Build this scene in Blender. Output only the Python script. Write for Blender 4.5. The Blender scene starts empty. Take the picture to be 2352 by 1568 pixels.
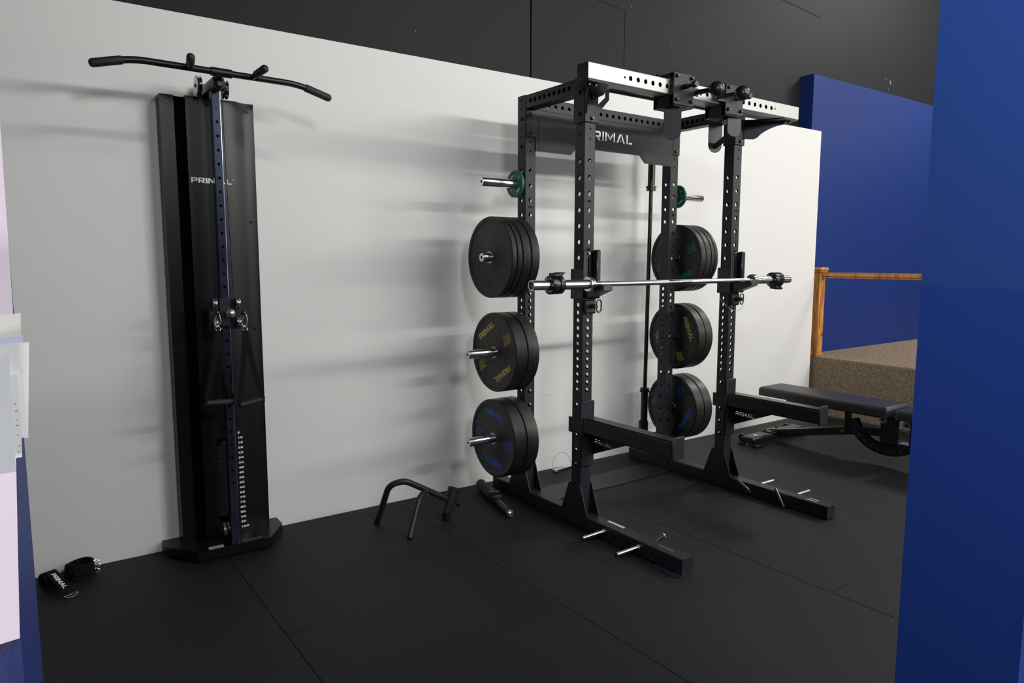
import bpy, bmesh, math, random
from mathutils import Vector, Matrix

random.seed(7)
PI = math.pi
R = math.radians
scene = bpy.context.scene
col = scene.collection

# ------------------------------------------------------------------ camera
cam_d = bpy.data.cameras.new('camera')
cam = bpy.data.objects.new('camera', cam_d)
col.objects.link(cam)
cam_d.sensor_width = 36.0
cam_d.lens = 1618.75 * 36.0 / 2352.0
cam_d.clip_start = 0.02
cam_d.clip_end = 100
_r = Vector((0.8129385, -0.58234829, 0.00120914))
_u = Vector((0.06577332, 0.09387997, 0.99340849))
_f = Vector((0.57862325, 0.80750048, -0.11462162))
_m = Matrix((( _r.x, _u.x, -_f.x, -2.44597), (_r.y, _u.y, -_f.y, -3.27368), (_r.z, _u.z, -_f.z, 1.42528), (0, 0, 0, 1)))
cam.matrix_world = _m
scene.camera = cam

# ------------------------------------------------------------------ world, lights, exposure
world = bpy.data.worlds.new('world')
scene.world = world
world.use_nodes = True
bg = world.node_tree.nodes['Background']
bg.inputs[0].default_value = (0.92, 0.95, 1.0, 1)
bg.inputs[1].default_value = 0.045

def area(name, loc, target, sx, sy, power, color=(1, 1, 1)):
    d = bpy.data.lights.new(name, 'AREA')
    d.shape = 'RECTANGLE'
    d.size = sx
    d.size_y = sy
    d.energy = power
    d.color = color
    o = bpy.data.objects.new(name, d)
    col.objects.link(o)
    o.location = loc
    z = (Vector(loc) - Vector(target)).normalized()
    x = Vector((1, 0, 0))
    x = (x - z * x.dot(z)).normalized()
    y = z.cross(x)
    o.matrix_world = Matrix(((x.x, y.x, z.x, loc[0]), (x.y, y.y, z.y, loc[1]), (x.z, y.z, z.z, loc[2]), (0, 0, 0, 1)))
    return o

# rows of ceiling tubes in the warehouse, running parallel to the gym wall
area('tube_row_high', (1.7, -4.3, 5.1), (1.0, 0.4, 1.4), 3.0, 0.14, 100, (1.0, 0.985, 0.95))
area('tube_row_low', (1.7, -4.4, 3.05), (1.0, 0.4, 1.2), 3.0, 0.12, 108, (1.0, 0.985, 0.95))
area('tube_row_low_right', (5.0, -4.4, 3.05), (2.6, 0.4, 1.2), 4.0, 0.12, 80, (1.0, 0.985, 0.95))
area('soft_fill', (3.6, -5.6, 1.5), (0.2, 0.4, 1.0), 4.0, 2.0, 46, (0.98, 0.99, 1.0))  # large soft panel added as fill; no window is known here
area('side_fill', (8.8, -2.2, 3.6), (0.0, -0.3, 1.2), 0.2, 1.4, 10, (0.97, 0.99, 1.0))  # light added at the right for the wall gradient and blue sheen
area('stage_lights', (6.4, -1.3, 5.2), (6.2, -1.1, 0.5), 1.6, 0.8, 210, (1.0, 0.97, 0.93))
# lights on the camera's side of the opening
area('board_fill', (-2.9, -3.6, 0.75), (-2.6, -2.72, 1.1), 0.35, 0.2, 5.0, (1.0, 0.93, 1.0))  # added to brighten the poster board; no lamp is known there
area('office_lamp', (-1.7, -3.9, 2.9), (-0.6, -2.6, 1.9), 0.5, 0.5, 46, (0.93, 0.96, 1.0))

scene.view_settings.view_transform = 'Standard'
scene.view_settings.look = 'None'
scene.view_settings.exposure = -0.07
scene.view_settings.gamma = 1.0
scene.view_settings.use_curve_mapping = False

# ------------------------------------------------------------------ materials
def mat(name, color, rough=0.5, metal=0.0, spec=0.5, bump=None, speck=None, noise=None, coat=0.0):
    """bump=(scale, strength)  speck=(scale, threshold, colour[, colour2])  noise=(scale, colour2)"""
    m = bpy.data.materials.new(name)
    m.use_nodes = True
    nt = m.node_tree
    b = nt.nodes['Principled BSDF']
    b.inputs['Base Color'].default_value = (*color, 1)
    b.inputs['Roughness'].default_value = rough
    b.inputs['Metallic'].default_value = metal
    b.inputs['Specular IOR Level'].default_value = spec
    b.inputs['Coat Weight'].default_value = coat
    tc = nt.nodes.new('ShaderNodeTexCoord')
    base = None
    if noise:
        n = nt.nodes.new('ShaderNodeTexNoise')
        n.inputs['Scale'].default_value = noise[0]
        n.inputs['Detail'].default_value = 5
        nt.links.new(tc.outputs['Object'], n.inputs['Vector'])
        mx = nt.nodes.new('ShaderNodeMix'); mx.data_type = 'RGBA'
        rp = nt.nodes.new('ShaderNodeValToRGB')
        rp.color_ramp.elements[0].position = 0.35
        rp.color_ramp.elements[1].position = 0.65
        nt.links.new(n.outputs['Fac'], rp.inputs['Fac'])
        nt.links.new(rp.outputs['Color'], mx.inputs['Factor'])
        mx.inputs['A'].default_value = (*color, 1)
        mx.inputs['B'].default_value = (*noise[1], 1)
        base = mx.outputs['Result']
        nt.links.new(base, b.inputs['Base Color'])
    if speck:
        v = nt.nodes.new('ShaderNodeTexVoronoi')
        v.inputs['Scale'].default_value = speck[0]
        nt.links.new(tc.outputs['Object'], v.inputs['Vector'])
        lt = nt.nodes.new('ShaderNodeMath'); lt.operation = 'LESS_THAN'
        nt.links.new(v.outputs['Distance'], lt.inputs[0]); lt.inputs[1].default_value = 0.24
        sp = nt.nodes.new('ShaderNodeSeparateColor')
        nt.links.new(v.outputs['Color'], sp.inputs[0])
        gt = nt.nodes.new('ShaderNodeMath'); gt.operation = 'LESS_THAN'
        nt.links.new(sp.outputs[0], gt.inputs[0]); gt.inputs[1].default_value = speck[1]
        mu = nt.nodes.new('ShaderNodeMath'); mu.operation = 'MULTIPLY'
        nt.links.new(lt.outputs[0], mu.inputs[0]); nt.links.new(gt.outputs[0], mu.inputs[1])
        mx = nt.nodes.new('ShaderNodeMix'); mx.data_type = 'RGBA'
        nt.links.new(mu.outputs[0], mx.inputs['Factor'])
        if base: nt.links.new(base, mx.inputs['A'])
        else: mx.inputs['A'].default_value = (*color, 1)
        mx.inputs['B'].default_value = (*speck[2], 1)
        nt.links.new(mx.outputs['Result'], b.inputs['Base Color'])
    if bump:
        n = nt.nodes.new('ShaderNodeTexNoise')
        n.inputs['Scale'].default_value = bump[0]
        n.inputs['Detail'].default_value = 6
        nt.links.new(tc.outputs['Object'], n.inputs['Vector'])
        bp = nt.nodes.new('ShaderNodeBump')
        bp.inputs['Strength'].default_value = bump[1]
        bp.inputs['Distance'].default_value = 0.002
        nt.links.new(n.outputs['Fac'], bp.inputs['Height'])
        nt.links.new(bp.outputs['Normal'], b.inputs['Normal'])
    return m

M = {}
M['powder'] = mat('powder_coat', (0.013, 0.0145, 0.019), 0.44, 0, 0.32, bump=(900, 0.08))
M['powder_tower'] = mat('powder_coat_tower', (0.004, 0.0045, 0.006), 0.32, 0, 0.28, bump=(700, 0.05))
M['void'] = mat('slot_and_shade_black', (0.0012, 0.0012, 0.0012), 0.9, spec=0.05)  # near-black for slots and joints; also paints shade in holes and recess
M['satin'] = mat('satin_black', (0.007, 0.0075, 0.009), 0.34, 0, 0.5)
M['chrome'] = mat('chrome', (0.72, 0.72, 0.75), 0.2, 1.0)
M['steel'] = mat('brushed_steel', (0.40, 0.40, 0.385), 0.52, 1.0, bump=(60, 0.1))
M['railsteel'] = mat('rail_steel', (0.21, 0.24, 0.34), 0.16, 1.0, noise=(9, (0.14, 0.165, 0.26)))  # blue tint stands in for the blue walls reflected in the rail
M['darkchrome'] = mat('dark_chrome', (0.35, 0.35, 0.37), 0.16, 1.0)
M['grip'] = mat('rubber_grip', (0.010, 0.010, 0.011), 0.6, bump=(400, 0.3))
M['plastic'] = mat('black_plastic', (0.008, 0.008, 0.009), 0.3)
M['foam'] = mat('roller_foam', (0.035, 0.035, 0.036), 0.8, bump=(200, 0.3))
M['vinyl'] = mat('vinyl_pad', (0.013, 0.014, 0.018), 0.42, bump=(350, 0.12))
M['nylon'] = mat('nylon_web', (0.0035, 0.0035, 0.004), 0.85, spec=0.2, bump=(500, 0.4))
M['white_print'] = mat('white_print', (0.82, 0.83, 0.88), 0.5)
M['grey_print'] = mat('grey_print', (0.5, 0.5, 0.54), 0.5)
M['dark_print'] = mat('dark_print', (0.001, 0.001, 0.001), 0.9, spec=0.05)
M['silver_label'] = mat('silver_label', (0.55, 0.55, 0.62), 0.4, 0.3)
M['ghost_label'] = mat('clear_label', (0.06, 0.06, 0.055), 0.35)
M['plate_white'] = mat('crumb_rubber_white_fleck', (0.008, 0.008, 0.0085), 0.5, speck=(210, 0.11, (0.42, 0.44, 0.42)), bump=(350, 0.25))
M['plate_yellow'] = mat('crumb_rubber_yellow_fleck', (0.0085, 0.0085, 0.008), 0.46, speck=(210, 0.11, (0.42, 0.39, 0.22)), bump=(350, 0.25))
M['plate_blue'] = mat('crumb_rubber_blue_fleck', (0.009, 0.0095, 0.011), 0.42, speck=(200, 0.03, (0.30, 0.32, 0.36)), bump=(350, 0.25))
M['green'] = mat('green_rubber', (0.0, 0.13, 0.055), 0.42, bump=(200, 0.1))
M['ink_yellow'] = mat('yellow_print', (0.60, 0.44, 0.11), 0.5)
M['ink_blue'] = mat('blue_print', (0.025, 0.13, 0.55), 0.5)
M['ink_green'] = mat('green_print', (0.0, 0.22, 0.09), 0.5)
M['ink_black'] = mat('raised_black', (0.022, 0.022, 0.023), 0.4)
M['white_wall'] = mat('white_paint', (0.74, 0.732, 0.715), 0.55, spec=0.3, bump=(120, 0.06))
M['dark_wall'] = mat('charcoal_paint', (0.0095, 0.0102, 0.012), 0.62, spec=0.22, noise=(1.5, (0.0105, 0.0112, 0.0128)), bump=(60, 0.12))
M['joint'] = mat('joint_filler', (0.0058, 0.006, 0.007), 0.7, spec=0.2)
M['mark'] = mat('paint_scuff', (0.16, 0.16, 0.155), 0.7)
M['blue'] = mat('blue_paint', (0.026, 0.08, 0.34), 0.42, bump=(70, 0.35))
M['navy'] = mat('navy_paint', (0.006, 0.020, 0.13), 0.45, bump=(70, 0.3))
M['blue_low'] = mat('blue_below_light_edge', (0.018, 0.062, 0.34), 0.42, bump=(70, 0.3))  # darker blue that paints in the light edge across the jamb
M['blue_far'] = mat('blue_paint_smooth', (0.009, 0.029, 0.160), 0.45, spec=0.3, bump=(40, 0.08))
M['rubber_floor'] = mat('rubber_floor', (0.0050, 0.0056, 0.0066), 0.60, spec=0.27, speck=(200, 0.03, (0.15, 0.15, 0.14)), noise=(420, (0.0095, 0.0105, 0.012)), bump=(420, 0.8))
M['floor_base'] = mat('floor_base', (0.006, 0.006, 0.006), 0.8)
M['board'] = mat('pinkish_white_board', (0.88, 0.77, 0.87), 0.6)
M['paper'] = mat('white_paper', (0.82, 0.82, 0.82), 0.7)
M['paper_grey'] = mat('grey_white_paper', (0.55, 0.57, 0.60), 0.7)
M['paper_yellow'] = mat('cream_paper', (0.72, 0.74, 0.66), 0.7)
M['paper_blue'] = mat('pale_blue_paper', (0.62, 0.65, 0.82), 0.7)
M['ink'] = mat('pen_ink', (0.2, 0.2, 0.22), 0.7)
M['washer'] = mat('nylon_washer', (0.36, 0.37, 0.39), 0.5)
M['ball_silver'] = mat('satin_silver', (0.5, 0.5, 0.54), 0.28, 0.9)

def carpet(name, c1, c2, sc):
    m = mat(name, c1, 0.95, spec=0.1)
    nt = m.node_tree; b = nt.nodes['Principled BSDF']
    tc = nt.nodes.new('ShaderNodeTexCoord')
    n = nt.nodes.new('ShaderNodeTexNoise'); n.inputs['Scale'].default_value = sc; n.inputs['Detail'].default_value = 3
    n.inputs['Roughness'].default_value = 0.7
    mp = nt.nodes.new('ShaderNodeMapping'); mp.inputs['Scale'].default_value = (1, .6, 1.4)
    nt.links.new(tc.outputs['Object'], mp.inputs['Vector']); nt.links.new(mp.outputs[0], n.inputs['Vector'])
    rp = nt.nodes.new('ShaderNodeValToRGB')
    rp.color_ramp.elements[0].position = 0.42; rp.color_ramp.elements[0].color = (*c1, 1)
    rp.color_ramp.elements[1].position = 0.6; rp.color_ramp.elements[1].color = (*c2, 1)
    nt.links.new(n.outputs['Fac'], rp.inputs['Fac']); nt.links.new(rp.outputs['Color'], b.inputs['Base Color'])
    bp = nt.nodes.new('ShaderNodeBump'); bp.inputs['Strength'].default_value = 0.8; bp.inputs['Distance'].default_value = 0.006
    nt.links.new(n.outputs['Fac'], bp.inputs['Height']); nt.links.new(bp.outputs['Normal'], b.inputs['Normal'])
    return m
M['carpet'] = carpet('carpet_brown', (0.105, 0.074, 0.048), (0.36, 0.28, 0.205), 150)
M['carpet_top'] = M['carpet']

def wood(name):
    m = mat(name, (0.42, 0.17, 0.035), 0.35)
    nt = m.node_tree; b = nt.nodes['Principled BSDF']
    tc = nt.nodes.new('ShaderNodeTexCoord')
    mp = nt.nodes.new('ShaderNodeMapping'); mp.inputs['Scale'].default_value = (9, 9, 1.2)
    n = nt.nodes.new('ShaderNodeTexNoise'); n.inputs['Scale'].default_value = 5; n.inputs['Detail'].default_value = 8
    n.inputs['Distortion'].default_value = 0.8
    nt.links.new(tc.outputs['Object'], mp.inputs['Vector']); nt.links.new(mp.outputs[0], n.inputs['Vector'])
    rp = nt.nodes.new('ShaderNodeValToRGB')
    rp.color_ramp.elements[0].position = 0.33; rp.color_ramp.elements[0].color = (0.30, 0.10, 0.018, 1)
    rp.color_ramp.elements[1].position = 0.6; rp.color_ramp.elements[1].color = (0.60, 0.27, 0.06, 1)
    nt.links.new(n.outputs['Fac'], rp.inputs['Fac'])
    v = nt.nodes.new('ShaderNodeTexVoronoi'); v.inputs['Scale'].default_value = 5.5
    nt.links.new(tc.outputs['Object'], v.inputs['Vector'])
    r2 = nt.nodes.new('ShaderNodeValToRGB')
    r2.color_ramp.elements[0].position = 0.06; r2.color_ramp.elements[0].color = (0, 0, 0, 1)
    r2.color_ramp.elements[1].position = 0.13; r2.color_ramp.elements[1].color = (1, 1, 1, 1)
    nt.links.new(v.outputs['Distance'], r2.inputs['Fac'])
    mx = nt.nodes.new('ShaderNodeMix'); mx.data_type = 'RGBA'
    nt.links.new(r2.outputs['Color'], mx.inputs['Factor']); mx.inputs['A'].default_value = (0.07, 0.02, 0.006, 1)
    nt.links.new(rp.outputs['Color'], mx.inputs['B']); nt.links.new(mx.outputs['Result'], b.inputs['Base Color'])
    return m
M['pine'] = wood('varnished_pine')

# ------------------------------------------------------------------ mesh helpers
V = Vector
class MB:
    def __init__(s): s.v = []; s.f = []; s.flat = False
    def add(s, vs, fs):
        o = len(s.v); s.v += [tuple(v) for v in vs]; s.f += [tuple(o + i for i in f) for f in fs]; return s
    def box(s, x0, x1, y0, y1, z0, z1, b=0.0, mtx=None):
        cx, cy, cz = (x0 + x1) / 2, (y0 + y1) / 2, (z0 + z1) / 2
        hx, hy, hz = abs(x1 - x0) / 2, abs(y1 - y0) / 2, abs(z1 - z0) / 2
        b = min(b, hx * .9, hy * .9, hz * .9)
        vs = []; fs = []
        if b <= 0:
            for sx in (-1, 1):
                for sy in (-1, 1):
                    for sz in (-1, 1): vs.append(V((cx + sx * hx, cy + sy * hy, cz + sz * hz)))
            fs = [(0, 1, 3, 2), (4, 6, 7, 5), (0, 4, 5, 1), (2, 3, 7, 6), (0, 2, 6, 4), (1, 5, 7, 3)]
        else:
            idx = {}
            for sx in (-1, 1):
                for sy in (-1, 1):
                    for sz in (-1, 1):
                        for a in range(3):
                            h = [hx - b, hy - b, hz - b]; full = [hx, hy, hz]
                            h[a] = full[a]
                            idx[(sx, sy, sz, a)] = len(vs)
                            vs.append(V((cx + sx * h[0], cy + sy * h[1], cz + sz * h[2])))
            I = lambda sx, sy, sz, a: idx[(sx, sy, sz, a)]
            for t in (-1, 1):
                fs.append((I(t, -1, -1, 0), I(t, 1, -1, 0), I(t, 1, 1, 0), I(t, -1, 1, 0)))
                fs.append((I(-1, t, -1, 1), I(1, t, -1, 1), I(1, t, 1, 1), I(-1, t, 1, 1)))
                fs.append((I(-1, -1, t, 2), I(1, -1, t, 2), I(1, 1, t, 2), I(-1, 1, t, 2)))
            for p in (-1, 1):
                for q in (-1, 1):
                    fs.append((I(p, q, -1, 0), I(p, q, 1, 0), I(p, q, 1, 1), I(p, q, -1, 1)))
                    fs.append((I(p, -1, q, 0), I(p, 1, q, 0), I(p, 1, q, 2), I(p, -1, q, 2)))
                    fs.append((I(-1, p, q, 1), I(1, p, q, 1), I(1, p, q, 2), I(-1, p, q, 2)))
                    for r in (-1, 1): fs.append((I(p, q, r, 0), I(p, q, r, 1), I(p, q, r, 2)))
        if mtx is not None: vs = [mtx @ v for v in vs]
        return s.add(vs, fs)
    def tube(s, pts, r, n=16, caps=True, r_end=None, closed=False):
        pts = [V(p) for p in pts]; N = len(pts)
        rs = r if isinstance(r, (list, tuple)) else [r] * N
        vs = []; fs = []
        up = None
        for i, p in enumerate(pts):
            if closed: t = (pts[(i + 1) % N] - pts[i - 1]).normalized()
            elif i == 0: t = (pts[1] - p).normalized()
            elif i == N - 1: t = (p - pts[i - 1]).normalized()
            else: t = ((pts[i + 1] - p).normalized() + (p - pts[i - 1]).normalized()).normalized()
            if up is None:
                a = V((0, 0, 1)) if abs(t.z) < 0.9 else V((1, 0, 0))
                up = (a - t * a.dot(t)).normalized()
            else:
                up = (up - t * up.dot(t)).normalized()
            w = t.cross(up)
            for k in range(n):
                an = 2 * PI * k / n
                vs.append(p + (up * math.cos(an) + w * math.sin(an)) * rs[i])
        rng = N if closed else N - 1
        for i in range(rng):
            j = (i + 1) % N
            for k in range(n):
                fs.append((i * n + k, i * n + (k + 1) % n, j * n + (k + 1) % n, j * n + k))
        if caps and not closed:
            fs.append(tuple(range(n))); fs.append(tuple((N - 1) * n + k for k in range(n)))
        return s.add(vs, fs)
    def cyl(s, p0, p1, r, n=20, b=0.0):
        p0, p1 = V(p0), V(p1)
        if b > 0:
            d = (p1 - p0).normalized()
            return s.tube([p0, p0 + d * b, p1 - d * b, p1], [r - b, r, r, r - b], n)
        return s.tube([p0, p1], r, n)
    def lathe(s, prof, o, axis='x', n=48, closed=True):
        """prof: (radius, along) ; axis along"""
        vs = []; fs = []
        o = V(o)
        ax = {'x': (V((1, 0, 0)), V((0, 1, 0)), V((0, 0, 1))), 'y': (V((0, 1, 0)), V((1, 0, 0)), V((0, 0, 1))), 'z': (V((0, 0, 1)), V((1, 0, 0)), V((0, 1, 0)))}
        A, B_, C_ = ax[axis] if isinstance(axis, str) else axis
        m = len(prof)
        for k in range(n):
            an = 2 * PI * k / n
            dr = B_ * math.cos(an) + C_ * math.sin(an)
            for (r, a) in prof: vs.append(o + dr * r + A * a)
        for k in range(n):
            k2 = (k + 1) % n
            for i in range(m if closed else m - 1):
                j = (i + 1) % m
                fs.append((k * m + i, k * m + j, k2 * m + j, k2 * m + i))
        return s.add(vs, fs)
    def ball(s, c, r, n=20, m=12):
        prof = [(max(1e-5, r * math.sin(PI * i / m)), -r * math.cos(PI * i / m)) for i in range(m + 1)]
        return s.lathe(prof, c, 'z', n, closed=False)
    def prism(s, poly, o, u, v, t):
        """polygon (a,b) in plane o + a u + b v, extruded by t along u x v"""
        o, u, v = V(o), V(u).normalized(), V(v).normalized()
        w = u.cross(v)
        n = len(poly)
        vs = [o + u * a + v * b for a, b in poly] + [o + u * a + v * b + w * t for a, b in poly]
        fs = [tuple(range(n)), tuple(range(n, 2 * n))] + [(i, (i + 1) % n, n + (i + 1) % n, n + i) for i in range(n)]
        return s.add(vs, fs)
    def bolt(s, c, nrm, r=0.010, h=0.007):
        c = V(c); nrm = V(nrm).normalized()
        s.tube([c, c + nrm * 0.0015], r * 1.25, 14)
        s.tube([c + nrm * 0.0015, c + nrm * h, c + nrm * (h + .0015)], [r, r, r * .8], 6)
        return s
    def sep(s): s.groups = getattr(s, 'groups', []) + [len(s.v)]; return s
    def strip(s, o, u, v, w, L, holes, depth=0.004, n=16):
        """face of width w (along u, centred) and length L (along v from o) with round holes; each hole (pos, radius) has a rim going inwards (-uxv)"""
        o, u, v = V(o), V(u).normalized(), V(v).normalized()
        s.flat = True
        nn = u.cross(v)
        hs = sorted(holes)
        z = 0.0
        hw = w / 2
        vs = []; fs = []
        def P(a, b, c=0.0): vs.append(o + u * a + v * b + nn * c); return len(vs) - 1
        def rect(b0, b1):
            if b1 - b0 > 1e-6: fs.append((P(-hw, b0), P(hw, b0), P(hw, b1), P(-hw, b1)))
        for (c, r) in hs:
            hh = r + 0.003
            b0, b1 = c - hh, c + hh
            if b0 < z - 1e-6: continue
            rect(z, b0)
            outer = []; inner = []; rim = []
            for k in range(n):
                an = 2 * PI * (k + 0.5) / n
                ca, sa = math.cos(an), math.sin(an)
                # project on rectangle hw x hh
                k_ = min(hw / max(1e-6, abs(ca)), hh / max(1e-6, abs(sa)))
                outer.append((ca * k_, c + sa * k_)); inner.append((ca * r, c + sa * r))
            oi = [P(*p) for p in outer]; ii = [P(*p) for p in inner]; ri = [P(p[0], p[1], -depth) for p in inner]
            corners = {0: (hw, hh), 1: (-hw, hh), 2: (-hw, -hh), 3: (hw, -hh)}
            for k in range(n):
                k2 = (k + 1) % n
                a, b_ = outer[k], outer[k2]
                f = [oi[k], ii[k], ii[k2], oi[k2]]
                # insert corner when the outer edge turns
                if abs(abs(a[0]) - hw) < 1e-6 and abs(abs(b_[1] - c) - hh) < 1e-6 and abs(abs(b_[0]) - hw) > 1e-6:
                    f.append(P(math.copysign(hw, a[0]), c + math.copysign(hh, b_[1] - c)))
                elif abs(abs(b_[0]) - hw) < 1e-6 and abs(abs(a[1] - c) - hh) < 1e-6 and abs(abs(a[0]) - hw) > 1e-6:
                    f.append(P(math.copysign(hw, b_[0]), c + math.copysign(hh, a[1] - c)))
                fs.append(tuple(f))
                fs.append((ii[k], ri[k], ri[k2], ii[k2]))
            z = b1
        rect(z, L)
        return s.add(vs, fs)
    def beam(s, o, axis, up, L, w, h, holes_side=(), holes_up=(), c=0.006, cap=True):
        """rectangular tube from o (centre of the start) along axis; up = direction of its height; holes on +-side faces and +-up faces"""
        o, A, U = V(o), V(axis).normalized(), V(up).normalized()
        S = A.cross(U)
        for sg in (1, -1):
            # side faces (normal = sg*S), width along U
            u = U * sg
            # want u x A = sg*S' direction outward
            n_ = u.cross(A)
            s.strip(o + n_ * (w / 2), u, A, h - 2 * c, L, holes_side)
            u2 = S * sg
            n2 = u2.cross(A)
            s.strip(o + n2 * (h / 2), u2, A, w - 2 * c, L, holes_up)
        # rounded corners
        for a in (1, -1):
            for b in (1, -1):
                pts = []
                for k in range(4):
                    an = (PI / 2) * k / 3
                    pts.append(o + S * a * (w / 2 - c + c * math.cos(an)) + U * b * (h / 2 - c + c * math.sin(an)))
                vs = []
                for p in pts: vs += [p, p + A * L]
                s.add(vs, [(2 * k, 2 * k + 2, 2 * k + 3, 2 * k + 1) for k in range(3)])
        if cap:
            for e in (0, L):
                q = []
                for (a, b) in ((1, 1), (-1, 1), (-1, -1), (1, -1)):
                    rng = range(4) if a * b > 0 else range(3, -1, -1)
                    for k in rng:
                        an = (PI / 2) * k / 3
                        q.append(o + A * e + S * a * (w / 2 - c + c * math.cos(an)) + U * b * (h / 2 - c + c * math.sin(an)))
                s.add(q, [tuple(range(len(q)))])
        return s
    def mesh(s, name, origin=(0, 0, 0), recalc=True, sharp=38):
        me = bpy.data.meshes.new(name)
        ox, oy, oz = origin
        me.from_pydata([(x - ox, y - oy, z - oz) for x, y, z in s.v], [], s.f)
        if s.flat:
            me.update(); return me
        if recalc:
            bm = bmesh.new(); bm.from_mesh(me)
            bmesh.ops.remove_doubles(bm, verts=bm.verts, dist=1e-5)
            bmesh.ops.recalc_face_normals(bm, faces=bm.faces)
            bm.to_mesh(me); bm.free()
        me.polygons.foreach_set('use_smooth', [True] * len(me.polygons))
        me.set_sharp_from_angle(angle=R(sharp))
        me.update()
        return me

def bolts(parent, items, m='satin', name='bolt'):
    """items: (centre, normal, radius, height); each bolt is an object of its own, meshes shared"""
    cache = {}
    org = wloc(parent)
    for c, n_, r, h in items:
        n_ = V(n_).normalized()
        key = (tuple(round(q, 3) for q in n_), r, h)
        if key not in cache:
            mb = MB(); mb.bolt((0, 0, 0), n_, r, h)
            me = mb.mesh(name); me.materials.append(M[m]); cache[key] = me
        o = bpy.data.objects.new(name, cache[key]); col.objects.link(o)
        o.parent = parent; o.location = V(c) - org

def pad(x0, x1, y0, y1, z0, z1, r):
    bm = bmesh.new()
    bmesh.ops.create_cube(bm, size=1.0)
    for v in bm.verts:
        v.co = V(((x0 + x1) / 2 + v.co.x * (x1 - x0), (y0 + y1) / 2 + v.co.y * (y1 - y0), (z0 + z1) / 2 + v.co.z * (z1 - z0)))
    bmesh.ops.bevel(bm, geom=[e for e in bm.edges if max(v.co.z for v in e.verts) > z0 + .001], offset=r, segments=6, profile=.5, affect='EDGES')
    mb = MB(); mb.add([v.co.copy() for v in bm.verts], [tuple(v.index for v in f.verts) for f in bm.faces]); bm.free()
    return mb

def wloc(o):
    p = V((0, 0, 0))
    while o is not None:
        p = p + o.location; o = o.parent
    return p

def part(name, mb, m, parent, label=None, stuff=False):
    """part of a thing, its mesh given in world coordinates"""
    org = wloc(parent) if parent is not None else V((0, 0, 0))
    me = mb.mesh(name, org) if isinstance(mb, MB) else mb
    me.materials.clear(); me.materials.append(M[m])
    o = bpy.data.objects.new(name, me)
    col.objects.link(o)
    if parent is not None: o.parent = parent
    if label: o['label'] = label
    if stuff or name in ('lettering', 'knurl_marks', 'hole_discs', 'weight_numbers', 'notch', 'ribs', 'screws', 'small_print', 'printed_lines', 'height_number', 'paint_scuffs', 'filled_joints'): o['kind'] = 'stuff'
    return o

def tag(o, label, cat, group=None):
    o['label'] = label; o['category'] = cat
    if group: o['group'] = group
    return o

def thing(name, label, cat, loc, group=None):
    o = bpy.data.objects.new(name, None)
    o.empty_display_size = 0.1
    col.objects.link(o)
    o.location = loc
    return tag(o, label, cat, group)

def single(name, mb, m, loc, label, cat, group=None):
    me = mb.mesh(name, loc)
    me.materials.append(M[m])
    o = bpy.data.objects.new(name, me); col.objects.link(o); o.location = loc
    return tag(o, label, cat, group)

def struct(name, mb, m, parent=None, label=None):
    o = part(name, mb, m, parent)
    if parent is None: o['kind'] = 'structure'
    if label: o['label'] = label
    return o

def fillet(pts, r, n=6):
    pts = [V(p) for p in pts]
    out = [pts[0]]
    for i in range(1, len(pts) - 1):
        a, b, c = pts[i - 1], pts[i], pts[i + 1]
        d1 = (a - b); d2 = (c - b)
        rr = min(r, d1.length * .48, d2.length * .48)
        p, q = b + d1.normalized() * rr, b + d2.normalized() * rr
        for k in range(n + 1):
            t = k / n
            out.append(p * (1 - t) ** 2 + b * 2 * t * (1 - t) + q * t * t)
    out.append(pts[-1])
    return out

def arc(cx, cy, r, a0, a1, n=12):
    return [(cx + r * math.cos(R(a0 + (a1 - a0) * k / n)), cy + r * math.sin(R(a0 + (a1 - a0) * k / n))) for k in range(n + 1)]

# lettering -----------------------------------------------------------
GL = {
 'P': (.95, [[(0, 0), (.24, 0), (.24, 1), (0, 1)], [(.24, 1), (.24, .8), (.71, .8), (.71, .53), (.24, .53), (.24, .33), (.85, .33), (.95, .45), (.95, .88), (.85, 1)]]),
 'R': (.98, [[(0, 0), (.24, 0), (.24, 1), (0, 1)], [(.24, 1), (.24, .8), (.71, .8), (.71, .53), (.24, .53), (.24, .33), (.85, .33), (.95, .45), (.95, .88), (.85, 1)], [(.42, .33), (.72, .33), (.98, 0), (.68, 0)]]),
 'I': (.24, [[(0, 0), (.24, 0), (.24, 1), (0, 1)]]),
 'M': (1.3, [[(0, 0), (.24, 0), (.24, 1), (0, 1)], [(1.06, 0), (1.3, 0), (1.3, 1), (1.06, 1)], [(.29, 1), (.29, .66), (.65, .08), (1.01, .66), (1.01, 1), (.65, .44)]]),
 'A': (1.2, [[(0, 0), (.28, 0), (.66, .84), (.58, 1), (.45, 1)], [(.92, 0), (1.2, 0), (.76, 1), (.63, 1), (.72, .5)], [(.48, .16), (.74, .16), (.61, .44)]]),
 'L': (.85, [[(0, 0), (.24, 0), (.24, 1), (0, 1)], [(.3, 0), (.85, 0), (.85, .2), (.3, .2)]]),
}
def primal_polys():
    out = []; x = 0
    for ch in 'PRIMAL':
        w, ps = GL[ch]
        for p in ps: out.append([(a + x, b) for a, b in p])
        x += w + .12
    return out, x - .12
PP, PW = primal_polys()
def primal(mb, o, u, v, width, height, t=0.0008, skip=0):
    """word logo, lower-left at o; t thickness outward along u x v"""
    for p in PP[skip:]:
        mb.prism([(a * width / PW, b * height) for a, b in p], o, u, v, t)
    return mb
_font_cache = {}
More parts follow.
